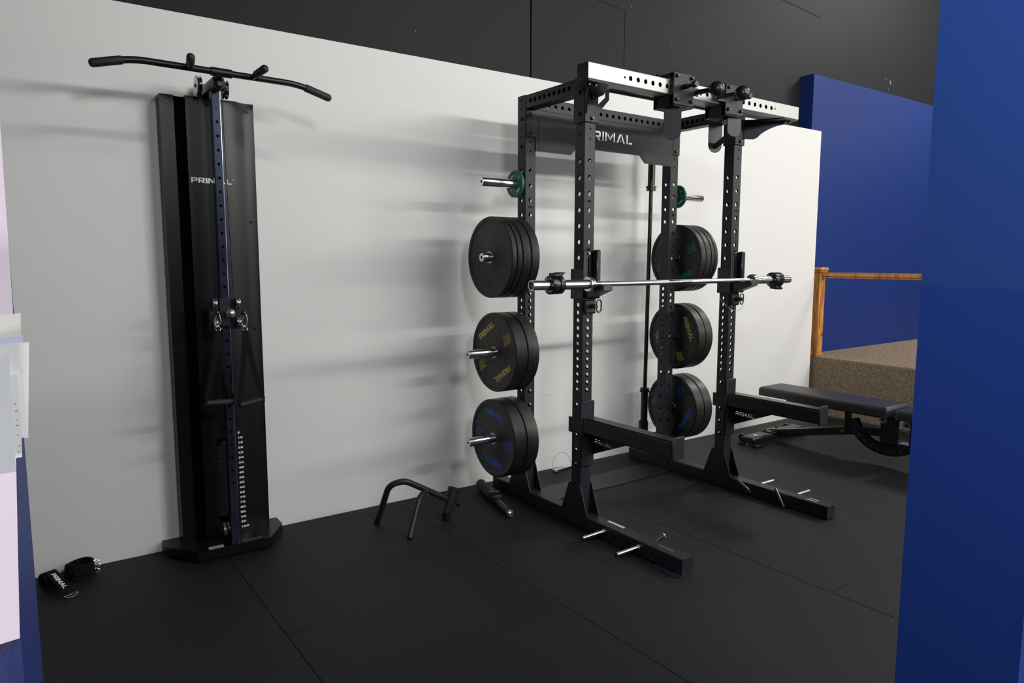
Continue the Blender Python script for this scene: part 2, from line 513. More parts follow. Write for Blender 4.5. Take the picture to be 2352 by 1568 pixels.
def text(mb, s, o, u, v, size, align='CENTER', off=0.0006, bold=0.0, xs=1.0, rot=0.0):
    key = (s, align, bold)
    if key not in _font_cache:
        cu = bpy.data.curves.new('t', 'FONT'); cu.body = s; cu.size = 1.0; cu.align_x = align; cu.align_y = 'CENTER'
        cu.offset = bold; cu.resolution_u = 3
        ob = bpy.data.objects.new('t', cu); col.objects.link(ob)
        bpy.context.view_layer.update()
        me = bpy.data.meshes.new_from_object(ob)
        _font_cache[key] = ([(q.co.x, q.co.y) for q in me.vertices], [tuple(p.vertices) for p in me.polygons])
        bpy.data.objects.remove(ob); bpy.data.curves.remove(cu); bpy.data.meshes.remove(me)
    vs, fs = _font_cache[key]
    o, u, v = V(o), V(u).normalized(), V(v).normalized()
    w = u.cross(v)
    c_, s_ = math.cos(rot), math.sin(rot)
    pts = []
    for a, b in vs:
        a, b = a * size * xs, b * size
        a, b = a * c_ - b * s_, a * s_ + b * c_
        pts.append(o + u * a + v * b + w * off)
    return mb.add(pts, fs)

def curve_plate(polys, name, thick, parent, mtx, m):
    cu = bpy.data.curves.new(name, 'CURVE'); cu.dimensions = '2D'; cu.fill_mode = 'BOTH'; cu.extrude = thick / 2
    for p in polys:
        sp = cu.splines.new('POLY'); sp.points.add(len(p) - 1)
        for i, (a, b) in enumerate(p): sp.points[i].co = (a, b, 0, 1)
        sp.use_cyclic_u = True
    ob = bpy.data.objects.new('t', cu); col.objects.link(ob)
    bpy.context.view_layer.update()
    me = bpy.data.meshes.new_from_object(ob)
    bpy.data.objects.remove(ob); bpy.data.curves.remove(cu)
    org = wloc(parent)
    me.transform(Matrix.Translation(-org) @ mtx)
    me.name = name
    me.materials.clear(); me.materials.append(M[m])
    o = bpy.data.objects.new(name, me); col.objects.link(o); o.parent = parent
    return o
def split(ps):   # small gaps keep touching strokes apart, so the web stays in one piece
    return [[(a_ * .97 + sum(x_[0] for x_ in p) / len(p) * .03, b_ * .97 + sum(x_[1] for x_ in p) / len(p) * .03) for a_, b_ in p] for p in ps]

# ------------------------------------------------------------------ measures
W, D, H = 1.19, 0.498, 0.0375          # rack: post spacing, depth, half tube
ZG = 1.275                              # reference hole
def wy(x): return 0.4137 - 0.011 * x    # face of the white wall

# ------------------------------------------------------------------ setting
# floor: slab + rubber tiles laid in staggered columns
m = MB(); m.box(-7, 3.62, -5.2, 0.86, -0.08, -0.014)
floor = struct('floor', m, 'floor_base')
m = MB(); m.box(3.62, 9.5, -5.2, 0.86, -0.08, -0.002)
P = 1.015
n_t = 0
for k in range(-4, 6):
    x0 = -1.66 + P * k; x1 = x0 + P
    yb = -0.702 if k % 2 == 0 else -1.222
    x1c = min(x1, 3.6)
    for j in range(-4, 3):
        y0 = yb + P * j; y1 = y0 + P
        y0c, y1c = max(y0, -5.1), min(y1, 0.65)
        if y1c - y0c < 0.05 or x1c - x0 < 0.05: continue
        mb = MB(); dz = random.uniform(-0.0004, 0.0004)
        mb.box(x0 + .0009, x1c - .0009, y0c + .0009, y1c - .0009, -0.014, dz, 0.0016)
        part('floor_tile', mb, 'rubber_floor', floor); n_t += 1

# white gym wall (a partition that stops below the warehouse ceiling)
T = 0.12
mb = MB()
xa, xb, zt = -6.5, 3.565, 2.571
mb.add([(xa, wy(xa), 0), (xb, wy(xb), 0), (xb, wy(xb) + T, 0), (xa, wy(xa) + T, 0), (xa, wy(xa), zt), (xb, wy(xb), zt), (xb, wy(xb) + T, zt), (xa, wy(xa) + T, zt)],
       [(0, 1, 5, 4), (1, 2, 6, 5), (2, 3, 7, 6), (3, 0, 4, 7), (4, 5, 6, 7), (0, 3, 2, 1)])
wall = struct('wall_back', mb, 'white_wall')
mb = MB()
for x, z in ((0.49, 0.517),):
    mb.prism([(-.022, -.002), (.022, 0), (.022, .003), (-.02, .002)], (x, wy(x) - .0006, z), (1, 0, 0), (0, 0, 1), 0.0012)
part('wall_scratch', mb, 'grey_print', wall)

# charcoal warehouse wall behind, in two sheets with a joint
YD = 0.66
mb = MB(); mb.box(-6.6, 0.522, YD, YD + .1, 0, 6.2, 0.003)
wr = struct('wall_rear', mb, 'dark_wall')
mb = MB(); mb.box(0.530, 9.5, YD, YD + .1, 0, 6.2, 0.003)
part('wall_sheet', mb, 'dark_wall', wr)
mb = MB(); mb.box(0.505, 0.545, YD + .05, YD + .12, 0, 6.2)
part('joint_backing', mb, 'void', wr)
mb = MB()
for (x, z, s1) in ((1.452, 3.291, .008), (5.277, 3.287, .028), (5.24, 3.216, .016), (5.18, 3.31, .012), (5.36, 3.27, .006), (-0.342, 2.79, .008), (1.904, 3.083, .008), (1.90, 2.941, .008), (4.117, 3.244, .007)):
    pts = []
    for k in range(9):
        a = 2 * PI * k / 9; rr = s1 * random.uniform(.45, 1.1)
        pts.append((rr * math.cos(a) * .6, rr * math.sin(a)))
    mb.prism(pts, (x, YD - .0008, z), (1, 0, 0), (0, 0, 1), .001)
part('paint_scuffs', mb, 'mark', wr)
# thin filled joint lines of the boarding
mb = MB()
mb.prism([(0, 0), (.36, -.02), (.36, -.024), (0, -.004)], (1.04, YD - .0008, 3.275), (1, 0, 0), (0, 0, 1), .001)
mb.prism([(0, 0), (.005, 0), (.005, -.7), (0, -.7)], (1.391, YD - .0008, 3.25), (1, 0, 0), (0, 0, 1), .001)
mb.prism([(0, 0), (.62, -.04), (.62, -.052), (0, -.012)], (3.304, YD - .0008, 3.73), (1, 0, 0), (0, 0, 1), .001)
part('filled_joints', mb, 'joint', wr)

# far blue wall over the stage
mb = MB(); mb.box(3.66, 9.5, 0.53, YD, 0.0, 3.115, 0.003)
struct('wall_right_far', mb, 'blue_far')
# carpeted stage
mb = MB(); mb.box(3.605, 9.5, -5.0, 0.53, 0.0, 0.54, 0.012)
struct('trim_1', mb, 'carpet')['label'] = 'raised stage covered in speckled brown carpet'

# opening walls nearest to the camera
mb = MB()   # left stub; its jamb is turned a little so it grazes the line of sight
mb.add([(-2.4535, -2.705, 0), (-2.4413, -2.44, 0), (-6.4, -2.44, 0), (-6.4, -2.705, 0), (-2.4535, -2.705, 3.2), (-2.4413, -2.44, 3.2), (-6.4, -2.44, 3.2), (-6.4, -2.705, 3.2)],
       [(0, 1, 5, 4), (1, 2, 6, 5), (2, 3, 7, 6), (3, 0, 4, 7), (4, 5, 6, 7), (0, 3, 2, 1)])
struct('wall_left_near', mb, 'navy')
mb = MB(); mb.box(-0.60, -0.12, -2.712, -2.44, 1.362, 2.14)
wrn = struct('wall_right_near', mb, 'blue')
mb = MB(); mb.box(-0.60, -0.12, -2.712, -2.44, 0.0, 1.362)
part('below_light_edge', mb, 'blue_low', wrn)  # darker tone painted below the light edge on the jamb

# ------------------------------------------------------------------ handrail on the stage
hr = thing('handrail', 'varnished pine handrail with knots along the edge of the carpeted stage', 'handrail', (3.66, 0.40, 0.54))
mb = MB(); mb.box(3.63, 3.72, 0.352, 0.442, 0.54, 1.315, 0.006); part('newel_post', mb, 'pine', hr)
mb = MB(); mb.box(3.618, 3.732, 0.34, 0.454, 1.315, 1.33, 0.004); mb.box(3.61, 3.74, 0.332, 0.462, 1.33, 1.362, 0.009)
part('post_cap', mb, 'pine', hr)
mb = MB(); mb.box(3.645, 3.705, -4.6, 0.352, 1.277, 1.318, 0.010); mb.box(3.65, 3.70, -4.6, 0.352, 1.266, 1.277, 0.003)
part('rail', mb, 'pine', hr)

# ------------------------------------------------------------------ POWER RACK
rack = thing('power_rack', 'black perforated steel power rack with brushed steel top beam, in the middle of the gym', 'power rack', (W / 2, -D / 2, 0))
big = 0.0125
zs_big = [ZG + .0812 * n for n in range(1, 9)] + [ZG - .0406 * n for n in range(0, 14)] + [ZG - .0812 * n / 1.0 for n in (7.5, 8.5, 9.5, 10.5, 11.5)]
small_y = [2.285, 2.235, 2.185, 2.134, 2.084, 2.034]
small_x = [2.31, 2.26, 2.21, 2.16, 2.11, 2.06]
Z0, Z1 = 0.078, 2.335
def holes_up(small): return [(z - Z0, big) for z in zs_big] + [(z - Z0, 0.0055) for z in small]
def upright(cx, cy, lab):
    mb = MB()
    # axis z ; up = Y : side faces are +-X, up faces are +-Y
    mb.beam((cx, cy, Z0), (0, 0, 1), (0, 1, 0), Z1 - Z0, 2 * H, 2 * H, holes_up(small_x), holes_up(small_y))
    o = part('upright', mb, 'powder', rack, lab)
    t = MB()
    for k, s in enumerate(('3', '5')):
        z = ZG + .0812 * (5.52, 2.52)[k]
        text(t, s, (cx, cy - H, z), (0, 0, 1), (1, 0, 0) if False else (-1, 0, 0), 0.032, bold=.02, xs=1.0, off=.0006)
    part('height_number', t, 'dark_print', o)
    return o
ups = {}
for nm, (cx, cy), lb in (('rl', (0, 0), None), ('rr', (W, 0), None), ('fl', (0, -D), None), ('fr', (W, -D), None)):
    ups[nm] = upright(cx, cy, lb)
# top side beams
for cx in (0, W):
    mb = MB(); n = 9
    mb.beam((cx, -H, 2.2965), (0, -1, 0), (0, 0, 1), D - 2 * H, 2 * H, 2 * H - .002, [(.046 + .0408 * i, big) for i in range(n)], ())
    part('side_beam', mb, 'powder', rack)
# rear crossmember with logo plate
mb = MB()
mb.beam((H, 0, 2.2945), (1, 0, 0), (0, 0, 1), W - 2 * H, 2 * H - .004, .073, [(.0435 + .05 * i, .0115) for i in range(22)], ())
cm = part('crossmember', mb, 'powder', rack)
cut = split([[(.394 + a * .398 / PW, 2.140 + b * .056) for a, b in p] for p in PP])
mt = Matrix(((1, 0, 0, 0), (0, 0, -1, -.0432), (0, 1, 0, 0), (0, 0, 0, 1)))
lp = curve_plate([[(.03, 2.035), (.29, 2.035), (.335, 2.08), (.855, 2.08), (.90, 2.035), (1.16, 2.035), (1.16, 2.258), (.03, 2.258)]] + cut, 'logo_plate', .0026, rack, mt, 'powder')
lp['label'] = 'plate with the word cut through it'
mt = Matrix(((1, 0, 0, 0), (0, 0, -1, -.0453), (0, 1, 0, 0), (0, 0, 0, 1)))
rpn = [(.068, 2.046), (.286, 2.046), (.330, 2.090), (.860, 2.090), (.904, 2.046), (1.122, 2.046), (1.14, 2.064), (1.14, 2.225), (1.122, 2.245), (.068, 2.245), (.05, 2.225), (.05, 2.064)]
curve_plate([rpn] + cut, 'raised_panel', .0016, lp, mt, 'powder')
mb = MB()
for x, z in ((.085, 2.225), (.085, 2.066), (.53, 2.225), (.53, 2.11), (.80, 2.225), (.80, 2.11), (1.10, 2.225), (1.10, 2.066)):
    mb.cyl((x, -.0460, z), (x, -.0467, z), .003, 10)
part('hole_discs', mb, 'void', lp)  # black discs paint the shade of small holes in the plate
mb = MB()   # ears that bolt to the posts
for cx, sg in ((0, -1), (W, 1)):
    x0, x1 = (cx - .0375, cx + .03) if sg < 0 else (cx - .03, cx + .0375)
    mb = MB(); mb.box(x0, x1, -.0462, -.0377, 2.112, 2.258, .002)
    part('mounting_ear', mb, 'powder', lp)
bl = []
for cx in (0, W):
    bl += [((cx, -.045, z), (0, -1, 0), .0105, .009) for z in (2.235, 2.134)]
    bl += [((cx - H, 0, z), (-1, 0, 0), .0095, .008) for z in (2.21, 2.06)]
    bl += [((cx + H, 0, z), (1, 0, 0), .0095, .008) for z in (2.21, 2.06)]
bolts(cm, bl)

# brushed steel beam held forward of the front posts
SY = -.738
mb = MB()
hs = [(.23 + .038 + .0508 * i, .0118) for i in range(23)] + [(.23, .0055), (.23 + 1.19, .0055)]
mb.beam((-.23, SY, 2.285), (1, 0, 0), (0, 0, 1), 1.652, .074, .075, hs, [(.55, .004), (.60, .004), (1.05, .004), (1.1, .004)], c=.005, cap=False)
sb = part('top_beam', mb, 'steel', rack, 'brushed stainless steel beam')
for x, sg in ((-.23, -1), (1.422, 1)):
    mb = MB(); mb.box(min(x, x + sg * .004), max(x, x + sg * .004), SY - .0372, SY + .0372, 2.2475, 2.3225, .003)
    part('end_cap', mb, 'satin', sb, 'black plastic end cap')
mb = MB()   # black box paints the shade inside the tube, seen through its holes
mb.box(-.225, 1.417, SY - .031, SY + .031, 2.253, 2.317)
part('tube_shade', mb, 'void', sb)
# brackets that carry it
for cx, sg in ((0, -1), (W, 1)):
    mb = MB()
    # U-shaped shoe over the post
    mb.box(cx - .046, cx + .046, -.5445, -.5365, 2.112, 2.305, .003)
    for s2 in (-1, 1):
        mb.box(cx + s2 * .0385 - (.0 if s2 > 0 else .006), cx + s2 * .0385 + (.006 if s2 > 0 else 0), -.5445, -.455, 2.112, 2.333, .003)
    br = part('beam_bracket', mb, 'powder', rack)
    # swept gusset, flared outwards
    A = V((cx + sg * .036, -.5445, 0)); Bp = V((cx + sg * .185, -.735, 0))
    u = (Bp - A).normalized(); L = (Bp - A).length
    poly = [(0, 2.243), (0, 2.150), (.055, 2.146), (.075, 2.155)]
    for k in range(1, 9):
        t = k / 8; poly.append((.075 + (L - .075) * t, 2.155 + .070 * math.sin(t * PI / 2) ** .75))
    poly.append((L, 2.243))
    mb = MB(); mb.prism(poly, A, u, (0, 0, 1), .006)
    part('gusset', mb, 'powder', br)
    mb = MB()
    pl = [(-sg * .045, -.5445), (sg * .046, -.5445), (sg * .225, -.70), (sg * .225, -.772), (sg * .10, -.772), (-sg * .03, -.60)]
    mb.prism(pl, (cx, 0, 2.241), (1, 0, 0), (0, 1, 0), .006)
    part('top_flange', mb, 'powder', br)
    bl = [((cx + .003, -.5445, z), (0, -1, 0), .0105, .010) for z in (2.236, 2.134)]
    for z in (2.26, 2.157): bl += [((cx - .0445, -.498, z), (-1, 0, 0), .0095, .008), ((cx + .0445, -.498, z), (1, 0, 0), .0095, .008)]
    bl += [((cx + sg * dx, -.738, 2.241), (0, 0, -1), .010, .012) for dx in (.155, .195)]
    bolts(br, bl)
    mb = MB(); mb.box(cx + sg * .13 - .04, cx + sg * .13 + .04, -.765, -.712, 2.3225, 2.3265, .001)
    part('clamp_plate', mb, 'powder', br)
# round pull-up bar and its J-plates
mb = MB(); mb.cyl((.03, -.498, 2.305), (W - .03, -.498, 2.305), .0165, 24)
pb = part('pull_up_bar', mb, 'satin', rack)
for cx, sg in ((0, 1), (W, -1)):
    mb = MB()
    pl = [(.036, 2.175), (.062, 2.175), (.125, 2.238), (.125, 2.325), (.103, 2.325), (.103, 2.25), (.05, 2.205), (.036, 2.205)]
    mb.prism([(sg * a, b) for a, b in pl], (cx, -.53, 0), (1, 0, 0), (0, 0, 1), .006)
    part('hanger_plate', mb, 'powder', pb)

# base: feet, gussets, floor plate
for cx, sg in ((0, -1), (W, 1)):
    mb = MB()
    hf = [(.285 + .808 + .081 * i, .009) for i in range(-3, 6)]
    hf = [(0.29 + y, .0085) for y in (.806, .887, 1.048, 1.129)]
    mb.beam((cx, .29, .0405), (0, -1, 0), (0, 0, 1), .29 + 1.2381, 2 * H, 2 * H, hf, ())
    ft = part('foot', mb, 'powder', rack)
    mb = MB()
    mb.prism([(sg * -.0, -1.085), (sg * .078, -1.085), (sg * .078, -1.22), (sg * .055, -1.25), (sg * -.0, -1.25)], (cx, 0, .0), (1, 0, 0), (0, 1, 0), .005)
    for y in (-1.11, -1.225): mb.cyl((cx + sg * .06, y, .004), (cx + sg * .06, y, .0075), .007, 12)
    part('floor_lug', mb, 'powder', ft)
    for yc in (0, -D):
        for s2 in (-1, 1):
            mb = MB()
            pl = [(.109, .080), (.047, .243), (-.040, .243), (-.100, .083), (-.072, .022), (.085, .022)]
            x0 = cx + s2 * (H + .0005)
            mb.prism([(yc + a, b) for a, b in pl], (x0, 0, 0), (0, 1, 0), (0, 0, 1), .005 * s2)
            g = part('base_gusset', mb, 'powder', rack)
            bolts(g, [((x0 + s2 * .005, yc + a, b), (s2, 0, 0), .006, .005) for a, b in ((.005, .215), (.005, .14), (.075, .045), (-.06, .045))], 'darkchrome')
mb = MB(); mb.box(.040, W - .040, -.119, .113, .001, .007, .002)
part('base_plate', mb, 'powder', rack)
# labels on the feet
mb = MB(); mb.box(.012, .030, -.81, -.692, .0781, .0792); part('warning_label', mb, 'silver_label', rack)
mb = MB(); mb.prism([(a * .009 + 0.0, b) for a, b in [(-1, -1.07), (-.6, -1.062), (.6, -1.062), (1, -1.075), (1, -1.145), (.6, -1.158), (-.6, -1.158), (-1, -1.145)]], (0.0, 0, .0782), (1, 0, 0), (0, 1, 0), .001)
part('oval_label', mb, 'ghost_label', rack)
mb = MB(); mb.box(W - .018, W - .010, -1.158, -1.094, .0781, .0792); mb.box(W + .010, W + .018, -1.155, -1.098, .0781, .0792)
part('warning_label', mb, 'silver_label', rack)
# band pegs on the feet
def peg(x0, y, z, sg, L):
    mb = MB(); mb.cyl((x0, y, z), (x0 + sg * .02, y, z), .013, 18, .001); mb.cyl((x0 + sg * .006, y, z), (x0 + sg * L, y - .002, z), .0095, 18, .0012)
    o = part('band_peg', mb, 'chrome', rack, 'chrome band peg')
    mb = MB(); mb.cyl((x0 + sg * (L + .0), y - .002, z), (x0 + sg * (L + .006), y - .002, z), .0098, 16)
    part('peg_cap', mb, 'plastic', o)
for y in (-.735, -.978): peg(-H, y, .052, -1, .158)
for y in (-.735, -.978): peg(W + H, y, .052, 1, .165)
mb = MB(); mb.cyl((.0375, -.99, .055), (.10, -1.0, .082), .011, 16, .001)
o = part('band_peg', mb, 'plastic', rack)
mb = MB(); mb.cyl((.10, -1.0, .082), (.104, -1.0005, .0835), .0135, 18); part('peg_cap', mb, 'silver_label', o)
def tilted_peg(y0, z0, y1, z1):
    mb = MB(); x = W - H - .022
    mb.cyl((x, y0, z0), (x, y1, z1), .0095, 18, .0012)
    mb.cyl((W - H, (y0 + y1) / 2, (z0 + z1) / 2), (x - .004, (y0 + y1) / 2, (z0 + z1) / 2), .006, 12)
    part('crossed_peg', mb, 'darkchrome', rack, 'chrome peg turned sideways against the foot')
tilted_peg(-.667, .084, -.765, .032)
tilted_peg(-.925, .104, -.985, .008)
# storage pegs on the rear posts
def storage(x0, sg, z, L):
    mb = MB()
    mb.lathe([(.0001, 0), (.030, 0), (.030, .028), (.0285, .030), (.0245, .030), (.0245, L - .002), (.0232, L), (.0085, L), (.0085, L - .02), (.0001, L - .02)], (x0, 0, z), ((V((sg, 0, 0))), V((0, 1, 0)), V((0, 0, 1))), 28, closed=False)
    return part('storage_peg', mb, 'chrome', rack, 'chrome plate storage peg')
PZ = (1.85, 1.44, .907, .411)
for z, L in zip(PZ, (.270, .270, .364, .364)):
    storage(-H, -1, z, L); storage(W + H, 1, z, L + .015)
# bar holder behind the right post
mb = MB(); mb.lathe([(.029, .03), (.034, .03), (.034, .262), (.029, .262)], (1.276, .27, 0), 'z', 24)
mb.box(1.2285, 1.31, .235, .305, .004, .03, .002)
part('bar_holder', mb, 'satin', rack)

# ------------------------------------------------------------------ plates
def plate_parts(t, kind, m_, ink, rot, lines, faces=(-1,), hub=True):
    """weight plate centred at the origin, axis x; returns dict of meshes"""
    r = .225
    pr = [(.0262, -t / 2 + .004), (.075, -t / 2 + .004), (.080, -t / 2 + .0065), (.196, -t / 2 + .0065), (.204, -t / 2 + .001), (.216, -t / 2), (.2225, -t / 2 + .003), (r, -t / 2 + .007),
          (r, t / 2 - .007), (.2225, t / 2 - .003), (.216, t / 2), (.204, t / 2 - .001), (.196, t / 2 - .0065), (.080, t / 2 - .0065), (.075, t / 2 - .004), (.0262, t / 2 - .004)]
    mb = MB(); mb.lathe(pr, (0, 0, 0), 'x', 72)
    out = {}
    out['disc'] = (mb.mesh('disc', sharp=30), m_)
    mb = MB(); mb.lathe([(.0258, -t / 2 + .001), (.034, -t / 2 + .001), (.036, -t / 2 + .004), (.036, t / 2 - .004), (.034, t / 2 - .001), (.0258, t / 2 - .001)], (0, 0, 0), 'x', 32)
    out['steel_ring'] = (mb.mesh('steel_ring'), 'darkchrome')
    tx = MB()
    for fsg in faces:
        # frame looking at the face
        u0 = V((0, fsg, 0)); v0 = V((0, 0, 1))
        for half in (0, 1):
            a = R(rot) + half * PI
            u = u0 * math.cos(a) + v0 * math.sin(a); v = -u0 * math.sin(a) + v0 * math.cos(a)
            o = V((fsg * (t / 2 - .0065), 0, 0)) + v * .123 - u * .086
            primal(tx, o, u, v, .172, .036, .0012)
            o2 = V((fsg * (t / 2 - .0065), 0, 0)) + u * .148
            text(tx, lines[0], o2 + v * .0155, u, v, .0285, bold=.018, off=.001, xs=1.1)
            text(tx, lines[1], o2 - v * .0155, -u, -v, .0285, bold=.018, off=.001, xs=1.1)
            tx.prism([(-.033, -.0012), (.033, -.0012), (.033, .0012), (-.033, .0012)], o2, u, v, .001)
    out['lettering'] = (tx.mesh('lettering'), ink)
    if kind == 'groove':
        pass
    return out

def place_plate(parts, x, z, label, group, letters=True):
    t = thing('weight_plate', label, 'weight plate', (x, 0, z), group)
    for nm, (me, mt) in parts.items():
        if nm == 'lettering' and not letters: continue
        if not me.materials: me.materials.append(M[mt])
        o = bpy.data.objects.new(nm, me); col.objects.link(o); o.parent = t
        if nm == 'lettering': o['kind'] = 'stuff'
        if nm == 'lettering': o['label'] = {'ink_yellow': 'yellow lettering', 'ink_blue': 'blue lettering', 'ink_green': 'green lettering', 'ink_black': 'raised black lettering'}[mt]
    return t

gL, gR = 'bumper plates on the left storage pegs', 'bumper plates on the right storage pegs'
k5 = plate_parts(.034, '', 'plate_white', 'ink_black', -28, ('11LB', '5KG'))
k10 = plate_parts(.056, '', 'plate_white', 'ink_green', 20, ('22LB', '10KG'))
place_plate(k5, -.240, PZ[1], 'outermost thin black white-flecked plate on the left upper peg, raised black lettering', gL)
place_plate(k5, -.204, PZ[1], 'thin black plate second from outside on the left upper peg', gL, False)
place_plate(k10, -.157, PZ[1], 'thick black plate third from outside on the left upper peg', gL, False)
place_plate(k10, -.099, PZ[1], 'thick black plate nearest the post on the left upper peg', gL, False)
k15 = plate_parts(.079, '', 'plate_yellow', 'ink_yellow', 33.7, ('33LB', '15KG'))
place_plate(k15, -.190, PZ[2], 'outer black plate with yellow lettering on the left middle peg', gL)
place_plate(k15, -.110, PZ[2], 'inner black yellow-flecked plate against the post on the left middle peg', gL, False)
k20 = plate_parts(.083, '', 'plate_blue', 'ink_blue', -6, ('44LB', '20KG'))
place_plate(k20, -.1955, PZ[3], 'outer black plate with blue lettering on the left lowest peg', gL)
place_plate(k20, -.1115, PZ[3], 'inner black plate against the post on the left lowest peg', gL, False)
k10r = plate_parts(.050, '', 'plate_white', 'ink_green', 25, ('22LB', '10KG'))
x = 1.262
place_plate(k10r, x + .025, PZ[1], 'black plate with green lettering nearest the post on the right upper peg', gR)
place_plate(k10r, x + .077, PZ[1], 'thick black plate second from the post on the right upper peg', gR, False)
place_plate(k5, x + .121, PZ[1], 'thin black plate third from the post on the right upper peg', gR, False)
place_plate(k5, x + .157, PZ[1], 'outermost thin black plate on the right upper peg', gR, False)
k15r = plate_parts(.072, '', 'plate_yellow', 'ink_yellow', -65, ('33LB', '15KG'))
place_plate(k15r, x + .036, PZ[2], 'inner black plate with yellow lettering on the right middle peg', gR)
place_plate(k15r, x + .110, PZ[2], 'outer black yellow-flecked plate on the right middle peg', gR, False)
k20r = plate_parts(.082, '', 'plate_blue', 'ink_blue', -120, ('44LB', '20KG'))
place_plate(k20r, x + .041, PZ[3], 'inner black plate with blue lettering on the right lowest peg', gR)
place_plate(k20r, x + .125, PZ[3], 'outer smooth black plate on the right lowest peg', gR, False)

def green_plate(x, label):
    t = thing('change_plate', label, 'weight plate', (x, 0, PZ[0]), 'small green change plates')
    mb = MB(); r = .0755
    c = t.location
    mb.lathe([(.0255, -.008), (.032, -.008), (.034, -.005), (.062, -.005), (.064, -.009), (r - .002, -.009), (r, -.007), (r, .007), (r - .002, .009), (.064, .009), (.062, .005), (.034, .005), (.032, .008), (.0255, .008)], c, 'x', 48)
    part('disc', mb, 'green', t)
    tx = MB()
    for half in (0, 1):
        a = R(42) + half * PI
        u0 = V((0, -1, 0)); v0 = V((0, 0, 1))
        u = u0 * math.cos(a) + v0 * math.sin(a); v = -u0 * math.sin(a) + v0 * math.cos(a)
        primal(tx, V(c) + V((-.005, 0, 0)) + v * .045 - u * .02, u, v, .040, .009, .0008)
        text(tx, 'KG', V(c) + V((-.005, 0, 0)) + u * .050, u, v, .012, bold=.02, off=.0008)
    part('lettering', tx, 'white_print', t, 'small white lettering')
green_plate(-.078, 'small round green plate on the left top peg')
green_plate(W + .079, 'small round green plate on the right top peg')

# ------------------------------------------------------------------ J-cups
def jcup(cx, lab):
    t = thing('bar_catch', lab, 'bar hook', (cx, -D, 1.15), 'hooks holding the barbell')
    mb = MB()
    mb.box(cx - .0445, cx - .0385, -.545, -.446, 1.225, 1.381, .0025)
    mb.box(cx + .0385, cx + .0445, -.545, -.446, 1.225, 1.381, .0025)
    mb.box(cx - .0445, cx + .0445, -.5475, -.5405, 1.15, 1.475, .003)
    part('body', mb, 'satin', t)
    mb = MB()
    pl = [(.5475, 1.225), (.5475, 1.292), (.63, 1.289), (.645, 1.304), (.670, 1.306), (.684, 1.299), (.687, 1.276)]
    mb.prism([(-a, b) for a, b in pl], (cx - .03, 0, 0), (0, 1, 0), (0, 0, 1), .06)
    part('horn', mb, 'satin', t)
    mb = MB(); mb.box(cx + .014, cx + .046, -.583, -.5475, 1.23, 1.478, .006)
    part('backstop', mb, 'plastic', t)
    bolts(t, [((cx - .01, -.5475, z), (0, -1, 0), .008, .007) for z in (1.46, 1.25)], 'darkchrome')
    mb = MB(); mb.box(cx - .014, cx - .008, -.5495, -.5475, 1.33, 1.44); part('slot', mb, 'void', t)
    mb = MB(); mb.box(cx - .038, cx + .03, -.562, -.5475, 1.155, 1.222, .004); mb.cyl((cx + .0, -.562, 1.19), (cx + .0, -.60, 1.19), .012, 18, .001)
    part('pin_housing', mb, 'satin', t)
    mb = MB()
    ring = [(cx + .043 + .0 + .013 * math.cos(a) * (1), -.585 - .008 * math.cos(a), 1.19 + .031 * math.sin(a)) for a in [2 * PI * k / 20 for k in range(20)]]
    ring = [(cx + .054 + .0165 * max(-.97, min(.97, 1.15 * math.cos(a))), -.560, 1.189 + .032 * max(-.98, min(.98, 1.08 * math.sin(a)))) for a in [2 * PI * k / 28 for k in range(28)]]
    mb.tube(ring, .0035, 8, closed=True)
    part('pull_ring', mb, 'plastic', t)
    mb = MB()
    if cx < .5:
        pts = [(cx + .055, -.56, 1.160)] + [(cx + .052 + .032 * math.sin(a) * .6, -.56, 1.125 + .03 * math.cos(a)) for a in [R(q) for q in range(20, 200, 20)]] + [(cx + .03, -.555, 1.11)]
    else:
        pts = [(cx + .055, -.56, 1.158), (cx + .075, -.56, 1.145), (cx + .05, -.56, 1.128), (cx, -.56, 1.118), (cx - .04, -.556, 1.125), (cx - .075, -.53, 1.16), (cx - .085, -.50, 1.20), (cx - .06, -.50, 1.21)]
    mb.tube(fillet(pts, .02, 4), .0011, 6)
    part('lanyard_wire', mb, 'chrome', t)
jcup(0, 'black bar hook on the left front post under the barbell')
jcup(W, 'black bar hook on the right front post under the barbell')

